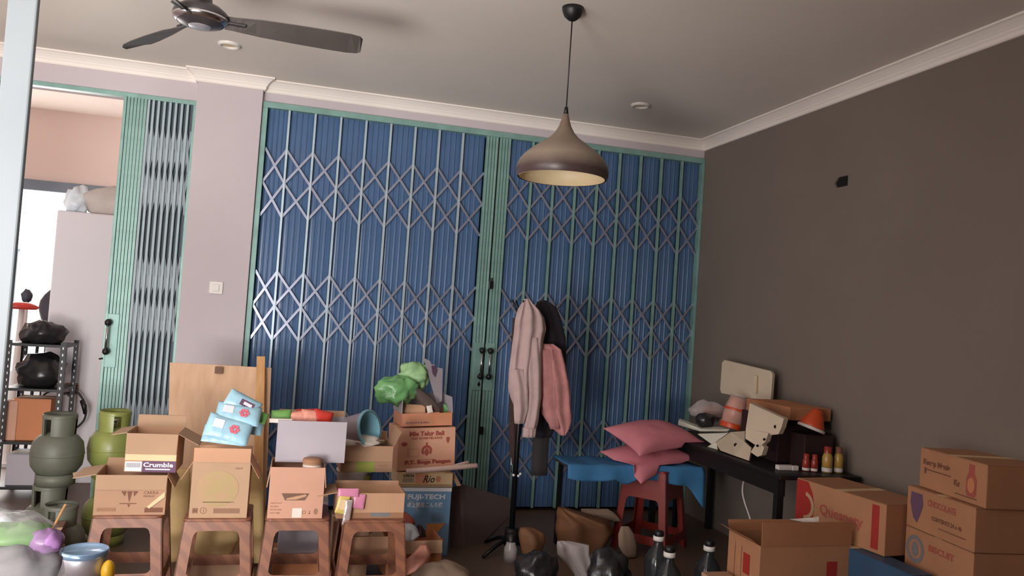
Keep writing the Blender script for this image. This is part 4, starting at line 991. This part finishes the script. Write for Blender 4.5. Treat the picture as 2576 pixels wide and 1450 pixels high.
# ------------------------------------------------------------------ red stool, bench, blue cloth, cushions
rs = at(1640, 1300, 5.08)
stool('dark red plastic stool standing corner-on under the blue cloth', rs.x, 5.10, .555, .30, .40, 'stool_red', PI / 4 - .05, win=(.12, .36), name='plastic_stool')
X0c, X1c = at(1430, 1165, 4.92).x, at(1770, 1200, 4.92).x
t = thing('bench', 'narrow plank bench hidden under the blue cloth', 'bench', ((X0c + X1c) / 2, 5.08, 0))
MB().box(-(X1c - X0c) / 2 + .02, (X1c - X0c) / 2 - .02, -.14, .16, .558, .578).build('plank', 'cloth_brown', t)
for sx in (-1, 1): MB().box(sx * ((X1c - X0c) / 2 - .05) - .012, sx * ((X1c - X0c) / 2 - .05) + .012, .10, .14, 0, .558).build('leg', 'black_metal', t)
mb = MB(); nx, ny = 44, 16; vs = []
def drop_at(u):   # front drop length
    base = .085 + .02 * math.sin(u * 9)
    if .34 < u < .52: base += .05 * math.sin((u - .34) / .18 * PI)
    if u > .52: base += .02
    if u > .88: base += (u - .88) / .12 * .17
    return base
for s in (0, 1):
    for i in range(nx + 1):
        u = i / nx; x = X0c + (X1c - X0c) * u
        tot = drop_at(u)
        for j in range(ny + 1):
            v = j / ny
            if v < .5: y = 5.25 - (5.25 - 4.925) * v / .5; z = .588 + .004 * math.sin(u * 30)
            else: k = (v - .5) / .5; y = 4.925 - .012 * math.sin(k * PI / 2) - .012 * math.sin(u * 26) * k; z = .588 - tot * k
            vs.append((x + (.01 if v > .5 and u > .9 else 0), y + (.006 if s else 0) * (1 if v >= .5 else 0), z - (.006 if s else 0) * (1 if v < .5 else 0)))
N1 = (nx + 1) * (ny + 1); fs = []
for s in (0, 1):
    for i in range(nx):
        for j in range(ny):
            a = s * N1 + i * (ny + 1) + j; q = (a, a + 1, a + ny + 2, a + ny + 1); fs.append(q if s == 0 else q[::-1])
bd = [i * (ny + 1) for i in range(nx)] + [nx * (ny + 1) + j for j in range(ny)] + [i * (ny + 1) + ny for i in range(nx, 0, -1)] + [j for j in range(ny, 0, -1)]
for k in range(len(bd)): a, b = bd[k], bd[(k + 1) % len(bd)]; fs.append((a, b, N1 + b, N1 + a))
mb.add(vs, fs); tag(mb.build('blue_cloth', 'cloth_blue', smooth=True), 'blue cloth draped over the low bench and red stool', 'cloth')
def cushion(label, cs_, th_, zmin, mt='cushion_pink'):
    a, b, c, d_ = cs_; n = 26; mb = MB(); vs = []
    ctr = (a + b + c + d_) / 4; nv = (b - a).cross(d_ - a).normalized()
    if nv.z < 0: nv = -nv
    for s in (1, -1):
        for j in range(n + 1):
            for i in range(n + 1):
                u, v = i / n, j / n; U, V = 2 * u - 1, 2 * v - 1
                U2 = U * (1 - .10 * (1 - V * V)); V2 = V * (1 - .10 * (1 - U * U)); uu, vv = (U2 + 1) / 2, (V2 + 1) / 2
                p = a * (1 - uu) * (1 - vv) + b * uu * (1 - vv) + c * uu * vv + d_ * (1 - uu) * vv
                bl_ = (max(0, 1 - abs(U) ** 2.2) * max(0, 1 - abs(V) ** 2.2)) ** .55
                wr = .06 * noise.noise(Vector((U * 3 + th_ * 50, V * 3, 0)))
                pp_ = p + nv * s * (th_ * (bl_ + wr * bl_) + .001) * (1 if s > 0 else .45)
                if pp_.y > 4.905: pp_.z = max(pp_.z, zmin + (.002 if s > 0 else 0))
                if pp_.x > 2.66 and zmin > .65: pp_.z = max(pp_.z, .744 + (.002 if s > 0 else 0))
                vs.append(pp_)
    N1 = (n + 1) ** 2; fs = []
    for s in range(2):
        for j in range(n):
            for i in range(n):
                k = s * N1 + j * (n + 1) + i; q = (k, k + 1, k + n + 2, k + n + 1); fs.append(q if s == 0 else q[::-1])
    bd = [i for i in range(n)] + [j * (n + 1) + n for j in range(n)] + [n * (n + 1) + i for i in range(n, 0, -1)] + [j * (n + 1) for j in range(n, 0, -1)]
    for k in range(len(bd)): x_, y_ = bd[k], bd[(k + 1) % len(bd)]; fs.append((x_, N1 + x_, N1 + y_, y_))
    mb.add(vs, fs); o = mb.build('cushion', mt, smooth=True); tag(o, label, 'cushion', 'pink cushions piled on the blue cloth'); return o
cushion('upper pink cushion of the pile on the blue cloth', [at(1516, 1078, 5.12), at(1608, 1148, 4.84), at(1777, 1116, 5.02), at(1655, 1068, 5.36)], .115, .685)
cushion('lower pink cushion of the pile with a corner hanging down', [at(1508, 1136, 5.16), at(1612, 1218, 4.82), at(1752, 1152, 5.04), at(1640, 1118, 5.38)], .10, .598)

# ------------------------------------------------------------------ desk along the right wall with its clutter
DX0, DX1, DY0, DY1, DZ = 2.70, 3.24, 3.92, 5.60, .74
t = thing('desk', 'black desk along the right wall under the white foam pieces', 'desk', ((DX0 + DX1) / 2, (DY0 + DY1) / 2, 0))
hx_, hy = (DX1 - DX0) / 2, (DY1 - DY0) / 2
MB().box(-hx_, hx_, -hy, hy, DZ - .025, DZ).build('desktop', 'desk_black', t, bevel=.004)
MB().box(-hx_ + .03, -hx_ + .05, -hy + .02, hy - .02, .62, DZ - .026).build('apron', 'desk_black', t)
for sx in (-1, 1):
    for sy in (-1, 1): MB().box(sx * (hx_ - .03) - .02, sx * (hx_ - .03) + .02, sy * (hy - .05) - .02, sy * (hy - .05) + .02, 0, DZ - .026).build('leg', 'desk_black', t)
def polyslab(pts, off, nm, mt, label, cat, holes=None, **k):
    A = [at(x, y, Y) for x, y, Y in pts]; n = len(A); off = Vector(off)
    o = MB().add(A + [p + off for p in A], [tuple(range(n)), tuple(range(2 * n - 1, n - 1, -1))] + [(i, n + i, n + (i + 1) % n, (i + 1) % n) for i in range(n)]).build(nm, mt, **k)
    tag(o, label, cat)
    for (hx, hy_, Y, r) in (holes or []):
        q = at(hx, hy_, Y) - o.location; MB().cyl((0, 0, 0), r, 0, .004, 14).build('hole', 'dark_void', o).location = q
        o.children[-1].rotation_euler = (PI / 2, 0, 0)
    return o
o = polyslab([(1822, 906, 5.34), (1938, 934, 4.74), (1943, 942, 4.72), (1938, 1008, 4.72), (1932, 1015, 4.74), (1895, 1005, 4.93), (1814, 990, 5.36), (1811, 980, 5.38), (1816, 912, 5.37)], (.03, .012, 0), 'cream_panel', 'foam_white', 'squarish cream panel with a raised handle leaning on the right wall', 'panel', bevel=.004)
MB().hexa([at(1899, 944, 4.92), at(1908, 946, 4.88), at(1906, 991, 4.88), at(1897, 989, 4.92)], [at(1899, 944, 4.92) + Vector((-.02, -.01, 0)), at(1908, 946, 4.88) + Vector((-.02, -.01, 0)), at(1906, 991, 4.88) + Vector((-.02, -.01, 0)), at(1897, 989, 4.92) + Vector((-.02, -.01, 0))]).build('handle', 'foam_white', o, world=True, bevel=.004)
o = polyslab([(1886, 1015, 4.38), (1972, 1054, 4.02), (1966, 1076, 4.03), (1958, 1093, 4.06), (1940, 1095, 4.13), (1933, 1090, 4.16), (1926, 1112, 4.17), (1916, 1120, 4.20), (1922, 1127, 4.18), (1916, 1146, 4.19), (1905, 1150, 4.23), (1888, 1138, 4.30), (1900, 1120, 4.26), (1875, 1104, 4.36), (1876, 1080, 4.38)], (.04, .015, 0), 'packing_foam', 'foam_white', 'notched cream packing foam piece standing on the black desk', 'packing foam', holes=[(1950, 1074, 4.09, .010), (1922, 1106, 4.16, .008), (1905, 1122, 4.20, .008)])
polyslab([(1800, 1114, 4.74), (1838, 1088, 4.78), (1874, 1085, 4.66), (1873, 1112, 4.50), (1890, 1128, 4.40), (1884, 1160, 4.33), (1850, 1148, 4.48), (1812, 1134, 4.64)], (.03, .03, -.005), 'packing_foam', 'foam_white', 'low cream packing foam tray lying at the desk edge', 'packing foam', holes=[(1850, 1120, 4.58, .012)])
polyslab([(1707, 1058, 5.30), (1765, 1080, 5.02), (1836, 1080, 4.90), (1830, 1086, 4.88), (1762, 1086, 5.0), (1706, 1070, 5.28)], (.07, .12, .0), 'foam_tray', 'foam_bright', 'flat white foam tray on the left end of the desk', 'foam tray')
polyslab([(1755, 1093, 5.0), (1832, 1090, 4.86), (1802, 1112, 4.80), (1806, 1134, 4.74), (1770, 1130, 4.88), (1790, 1118, 4.86)], (.05, .06, .0), 'foam_tray', 'foam_bright', 'white foam tray below the flat one, behind the cushion corner', 'foam tray')
# jar of wafers, tilted
ja, jb = at(1838, 1078, 4.95), at(1860, 994, 4.95)
jd = (jb - ja); jl = jd.length; jd.normalize()
t = thing('wafer_jar', 'clear jar of pink wafers with red bands on the cluttered desk', 'jar', ja); t.rotation_euler = jd.to_track_quat('Z', 'Y').to_euler()
r = .078
MB().lathe([(.001, .01), (r * .92, .01), (r * .95, jl * .45), (r * .80, jl * .75), (r * .72, jl - .02), (.001, jl - .02)], 28).build('wafers', 'wafer', t, smooth=True)
MB().lathe([(.001, 0), (r, 0), (r, jl * .6), (r * .8, jl * .85), (r * .78, jl)], 28).build('jar_wall', 'jar_clear', t, smooth=True)
for z0_, z1_ in ((.0, .035), (jl * .52, jl * .58)): MB().lathe([(r * 1.01, z0_), (r * 1.02, z0_ + .002), (r * 1.02, z1_), (r * 1.01, z1_ + .002)], 28).build('red_band', 'orange_red', t, smooth=True)
o = blob(tuple(at(1773, 1058, 5.12)), (.07, .06, .055), 71, .12).build('dark_ball', 'bag_dark', smooth=True); tag(o, 'dark round bundle on the white foam tray', 'bundle')
o = blob(tuple(at(1780, 1036, 5.26)), (.14, .05, .075), 72, .22).build('snack_bag', 'bag_clear_b', smooth=True); tag(o, 'clear bag of pinkish snacks behind the dark round bundle', 'bag')
blob(tuple(at(1795, 1038, 5.26)), (.10, .03, .045), 73, .25).build('snacks', 'wafer', o, smooth=True, world=True)
# maroon box and the flat carton, orange packet on it
mz = DZ
t = carton('dark maroon box on the desk under the flat carton', .29, .42, .275, (3.075, 4.51, mz + .001), 0, 'maroon', open_=False, name='maroon_box', cat='box')
q = at(1985, 1040, 4.7)
t = thing('flat_carton', 'long flat brown carton lying on the maroon box by the wall', 'carton', (3.080, 4.44, mz + .2775), rz=0)
MB().box(-.145, .145, -.24, .24, 0, .072).build('body', 'card_f', t, bevel=.004)
MB().box(-.144, .144, -.239, .239, .072, .076).build('lid', 'card_d', t)
o = MB().box(-.10, .10, -.07, .07, 0, .20).build('dark_box', 'maroon', bevel=.004); o.location = (3.10, 4.20, mz + .001); tag(o, 'small dark box under the orange-red pack', 'box')
ca = at(2040, 1079, 4.17); cd = Vector((.30, -.08, .95)).normalized()
t = thing('orange_packet', 'orange-red cone shaped pack with a white rim at the end of the flat carton', 'pack', ca); t.rotation_euler = cd.to_track_quat('Z', 'Y').to_euler()
MB().lathe([(.001, .0), (.078, .0), (.07, .03), (.03, .12), (.001, .125)], 24).build('cone', 'orange_red', t, smooth=True)
MB().lathe([(.075, -.004), (.083, -.004), (.083, .012), (.076, .014)], 24).build('rim', 'off_white', t, smooth=True)
# sauce bottles at the near end of the desk
for (x, y, Yd, c1, c2, hh2, rr2, lab) in ((2027, 1182, 4.07, 'sauce_red', 'sauce_red', .10, .022, 'left small red jar near the end of the desk'), (2048, 1183, 4.05, 'sauce_red', 'sauce_red', .10, .020, 'right small red jar near the end of the desk'),
        (2080, 1185, 4.03, 'sauce_yellow', 'sauce_red', .15, .030, 'yellow sauce bottle with a red cap'), (2108, 1186, 4.03, 'sauce_yellow', 'print_brown', .15, .027, 'dim sauce bottle nearest the wall')):
    q = at(x, y, Yd); t = thing('sauce_bottle', lab, 'bottle', (q.x, Yd, DZ + .001), group='sauce bottles and jars at the end of the desk')
    MB().lathe([(.001, 0), (rr2, 0), (rr2, hh2 * .60), (rr2 * .72, hh2 * .74), (rr2 * .55, hh2 * .8)], 20).build('body', c1, t, smooth=True)
    MB().lathe([(rr2 * .74, hh2 * .76), (rr2 * .72, hh2), (.001, hh2 + .002)], 20).build('cap', c2, t, smooth=True)
    MB().lathe([(rr2 * 1.01, hh2 * .05), (rr2 * 1.01, hh2 * .2)], 20).build('label', 'off_white', t, smooth=True)
q = at(1982, 1197, 4.06)
o = MB().box(-.055, .055, -.02, .02, 0, .028).build('white_block', 'off_white', bevel=.004); o.location = (q.x, 4.09, DZ + .001); tag(o, 'small white block jutting over the near end of the desk', 'block')
q = at(2010, 1190, 4.02); o = MB().box(-.02, .02, -.015, .015, 0, .028).build('white_block', 'off_white', bevel=.003); o.location = (q.x + .01, 4.08, DZ + .001); tag(o, 'tiny white box beside the carton corner', 'block')
P = [at(x, y, Y) for x, y, Y in ((1898, 1150, 4.78), (1882, 1180, 4.66), (1869, 1215, 4.62), (1867, 1240, 4.6), (1874, 1268, 4.55), (1884, 1295, 4.5), (1894, 1330, 4.45), (1900, 1380, 4.4))]
Q = []
for i in range(len(P) - 1):
    for s in range(4): Q.append(P[i].lerp(P[i + 1], s / 4))
for _ in range(3): Q = [Q[0]] + [(Q[i - 1] + Q[i] * 2 + Q[i + 1]) / 4 for i in range(1, len(Q) - 1)] + [Q[-1]]
tag(MB().tube(Q, .0055, 8).build('white_cable', 'off_white', smooth=True), 'white cable hanging from the packing foam to the floor', 'cable')

# ------------------------------------------------------------------ cartons along the right wall
w, d, h = .27, .62, .28
rz = math.radians(7.6)
def face_carton(label, near, L, Wd, h, ang, m_, open_=False, z0=0, **k):
    # near: near end of the left face; ang: heading of that face from +Y towards +X
    u = Vector((math.sin(ang), math.cos(ang), 0)); v = Vector((math.cos(ang), -math.sin(ang), 0))
    c = Vector((near[0], near[1], 0)) + u * L / 2 + v * Wd / 2
    return carton(label, Wd, L, h, (c.x, c.y, z0), -ang, m_, open_=open_, **k), u, v
t, u, v = face_carton('large carton with a red swoosh and red lettering by the right wall', (2.845, 3.26), .62, .30, .25, math.radians(-6), 'card_g', z0=.490)
def f(mb, y):
    poly(mb, [(-.31, .01), (-.19, .01), (-.175, .07), (-.17, .13), (-.185, .19), (-.22, .245), (-.31, .245)], y)
print_front(t, .30, .62, .25, f, 'print_deep_red', 'red_print', 'left')
print_front(t, .30, .62, .25, lambda mb, y: rect(mb, .225, .27, .02, .235, y), 'print_deep_red', 'red_stripe', 'left')
def f(mb, y): ring(mb, -.245, .115, .075, .055, y - .001, 20, -.5 * PI, .45 * PI)
print_front(t, .30, .62, .25, f, 'card_b', 'swoosh', 'left')
def f(mb, y): mb.text('Quesnety', -.13, .10, .075, y, width=.30, bold=.002)
print_front(t, .30, .62, .25, f, 'print_red', 'lettering', 'left')
t, u, v = face_carton('dark blue box on the floor beneath the carton with the red swoosh', (2.775, 3.0), .86, .115, .488, math.radians(0), 'card_blue', z0=0)
face_carton('plain carton on the floor behind the blue box, under the carton with the red swoosh', (2.93, 3.34), .50, .28, .488, 0, 'card_f')
z = 0
bw = .46
stack_ = [('bottom carton of the tall stack at the right edge', .25), ('carton with a round grey emblem, second from the bottom of the tall stack', .195), ('carton with a dark red emblem, just under the top of the tall stack', .195), ('top carton with a bottle drawing on the tall stack', .19)]
n0 = Vector((2.905, 2.80, 0)); z = 0.20
t, u, v = face_carton('wide brown carton under the tall stack at the right edge', (2.905, 2.64), .56, .33, .20, math.radians(1), 'card_f', z0=0)
for i, (lab, hh) in enumerate(stack_):
    an = math.radians(7 if i < 3 else 8); nr = (n0.x + (.03 if i == 3 else 0), n0.y - (.02 if i == 3 else 0))
    t, u, v = face_carton(lab, nr, bw if i < 3 else .45, .33, hh - .002, an, 'card_g', z0=z + .001)
    z += hh; L = bw
    if i == 3:
        def f(mb, y): mb.text('Kecap Manis', -.20, .115, .034, y, width=.19, bold=.002); mb.text('Kg', .02, .060, .034, y, bold=.002); rect(mb, -.18, .0, .088, .094, y); rect(mb, -.19, -.175, .07, .10, y); rect(mb, .03, .17, .022, .027, y)
        print_front(t, .33, .45, hh, f, 'print_brown', 'print', 'left')
        def f(mb, y): poly(mb, [(.115, .172), (.15, .172), (.15, .135), (.165, .11), (.165, .045), (.155, .03), (.11, .03), (.10, .045), (.10, .11), (.115, .135)], y)
        print_front(t, .33, .45, hh, f, 'print_red', 'bottle_drawing', 'left')
        def f(mb, y): disc(mb, .1325, .08, .022, .034, y - .001)
        print_front(t, .33, .45, hh, f, 'card_d', 'bottle_label', 'left')
    if i == 2:
        def f(mb, y): poly(mb, [(-.20, .17), (-.12, .17), (-.11, .12), (-.13, .07), (-.15, .03), (-.18, .05), (-.205, .12)], y)
        print_front(t, .33, L, hh, f, 'print_violet', 'emblem', 'left')
        def f(mb, y): mb.text('CHOCOLATE', -.08, .13, .040, y, width=.19, bold=.0015)
        print_front(t, .33, L, hh, f, 'print_red', 'lettering', 'left')
        def f(mb, y): mb.text('CONTENTS 24 x 40', -.05, .07, .026, y, width=.20, bold=.001); rect(mb, .0, .18, .04, .045, y)
        print_front(t, .33, L, hh, f, 'print_brown', 'print', 'left')
    if i == 1:
        def f(mb, y): ring(mb, -.155, .10, .065, .045, y, 28); disc(mb, -.155, .10, .025, .035, y)
        print_front(t, .33, L, hh, f, 'print_grey', 'emblem', 'left')
        def f(mb, y): mb.text('BISCUIT', -.06, .12, .04, y, width=.17, bold=.0015)
        print_front(t, .33, L, hh, f, 'print_red', 'lettering', 'left')
# open carton in front
w, d, h = .515, .29, .50
fcx, fcy = 2.27, 3.42
t = carton('open carton with black lettering on its raised front flap, in front of the wall boxes', w, d, h, (fcx + w / 2, fcy + d / 2, 0), 0, 'card_g', 'card_f', [('front', .115, -1), ('left', .06, 60), ('back', .05, 20)])
def f(mb, y): mb.text('ROSSO', .02, .515, .050, y, True, width=.17, bold=.003)
print_front(t, w, d, h, f, 'print_black')
def f(mb, y): rect(mb, .12, .18, .34, .42, y)
print_front(t, w, d, h, f, 'print_deep_red', 'red_square')
def f(mb, y):
    rect(mb, -.08, -.076, .262, .46, y)
print_front(t, w, d, h, f, 'print_brown', 'print_line', 'left')
print_front(t, w, d, h, lambda mb, y: rect(mb, -.02, -.016, .27, .455, y), 'print_brown', 'print_line', 'left')
print_front(t, w, d, h, lambda mb, y: rect(mb, -.12, .11, .22, .245, y - .001), 'print_brown', 'print_bar', 'left')
print_front(t, w, d, h, lambda mb, y: rect(mb, -.09, .06, .25, .26, y - .001), 'print_brown', 'print_bar', 'left')
def f(mb, y): rect(mb, .0, .06, .33, .43, y)
print_front(t, w, d, h, f, 'print_deep_red', 'red_square', 'left')
o = MB().hexa([at(1985, 1307, 3.48), at(2045, 1303, 3.45), at(2060, 1300, 3.45), at(2060, 1322, 3.43)], [at(1985, 1309, 3.49), at(2045, 1305, 3.46), at(2060, 1302, 3.46), at(2060, 1324, 3.44)]).build('paper_sheet', 'paper_white'); tag(o, 'white folded paper sticking out over the open carton', 'paper')
o = MB().box(-.07, .07, -.05, .05, 0, .03).build('small_box', 'card_e', bevel=.003); o.location = (2.17, 3.62, .27); 
tag(o, 'small pale box left of the open carton at the bottom edge', 'box')
ob = MB().box(-.08, .08, -.06, .06, 0, .268).build('dark_box', 'desk_black', bevel=.003); ob.location = (2.17, 3.62, 0); tag(ob, 'dark box under the small pale box', 'box')

# ------------------------------------------------------------------ bottles and bags on the floor, centre right
for (x, y, Z, lab) in ((1658, 1345, .33, 'dark bottle with white collar, furthest of the three'), (1685, 1385, .33, 'dark bottle with white collar, nearest of the three'), (1785, 1370, .33, 'dark bottle with white collar, right of the three')):
    q = atz(x, y, Z); t = thing('dark_bottle', lab, 'bottle', (q.x, q.y, 0), group='dark bottles with white collars on the floor')
    MB().lathe([(.001, .0), (.07, .0), (.075, .01), (.075, .18), (.06, .225), (.032, .262), (.026, .285), (.026, .30)], 28).build('body', 'bottle_clear', t, smooth=True)
    MB().lathe([(.029, .295), (.0325, .297), (.0325, .320), (.029, .322)], 28).build('collar', 'white_plastic', t, smooth=True)
    MB().lathe([(.025, .32), (.0275, .322), (.0275, .345), (.024, .350), (.001, .351)], 28).build('cap', 'black_plastic', t, smooth=True)
A = [at(1128, 1226, 5.16), at(1162, 1219, 5.3), at(1285, 1256, 5.5), at(1282, 1300, 5.45)]
pts = [(1132, 1228, 5.16), (1162, 1219, 5.22), (1284, 1256, 5.42), (1282, 1298, 5.40), (1240, 1345, 5.3), (1172, 1408, 5.12), (1130, 1404, 5.10)]
polyslab(pts, (.004, .012, 0), 'brown_sheet', 'sheet_brown', 'large dark brown sheet standing right of the blue box', 'sheet')
o = loft(dens([(1278, 1404, 1420, .3), (1292, 1400, 1470, .8), (1310, 1402, 1530, 1), (1335, 1400, 1545, 1), (1360, 1402, 1530, 1), (1385, 1410, 1510, .9), (1405, 1420, 1490, .7)]), 4.95, .11, 5, .16, 44, n=44, mt='bag_brown', name='paper_bag'); tag(o, 'crumpled brown paper bag on the floor below the gate', 'bag')
o = loft(dens([(1281, 1462, 1530, .3), (1290, 1464, 1545, 1), (1302, 1480, 1556, .8), (1312, 1520, 1562, .3)]), 5.06, .035, 3, .1, 45, mt='beige_cloth', name='paper_flap'); tag(o, 'pale beige flap rising behind the brown paper bag', 'paper')
o = loft(dens([(1328, 1310, 1340, .3), (1340, 1306, 1368, .8), (1360, 1308, 1372, 1), (1385, 1312, 1362, .8), (1400, 1316, 1345, .5)]), 4.75, .07, 4, .18, 46, mt='bag_brown', name='paper_bag'); tag(o, 'smaller brown bag left of the crumpled paper bag', 'bag')
o = loft(dens([(1325, 1562, 1582, .3), (1345, 1555, 1596, .8), (1375, 1556, 1602, 1), (1402, 1572, 1600, .6)]), 4.85, .03, 3, .15, 47, mt='beige_cloth', name='paper_flap'); tag(o, 'beige cloth lying between the brown bag and red stool', 'cloth')
o = loft(dens([(1362, 1402, 1432, .3), (1372, 1400, 1482, .8), (1395, 1402, 1482, 1), (1420, 1425, 1488, 1), (1445, 1445, 1490, .8), (1462, 1450, 1480, .5)]), 4.45, .04, 6, .28, 48, n=44, mt='bag_clear_b', name='clear_bag'); tag(o, 'crumpled clear plastic bag at the bottom edge', 'bag')
q = atz(1350, 1440, .12); o = blob((q.x, q.y, .11), (.12, .11, .13), 81, .22, flat=.105, n=34, freq=1.6).build('black_bag', 'bag_dark', smooth=True); tag(o, 'shiny black bin bag left of the crumpled clear bag', 'bag')
q = atz(1530, 1440, .12); o = blob((q.x, q.y, .11), (.13, .11, .13), 82, .22, flat=.105, n=34, freq=1.6).build('black_bag', 'bag_dark', smooth=True); tag(o, 'shiny black bin bag right of the crumpled clear bag', 'bag')
q = atz(1283, 1405, .02); t = thing('small_bottle', 'small cloudy bottle with a dark cap at the foot of the coat stand', 'bottle', (q.x, q.y, 0))
MB().lathe([(.001, 0), (.04, 0), (.042, .08), (.03, .11), (.03, .13)], 20).build('body', 'bag_clear_b', t, smooth=True)
MB().lathe([(.032, .125), (.034, .17), (.001, .175)], 20).build('cap', 'black_plastic', t, smooth=True)
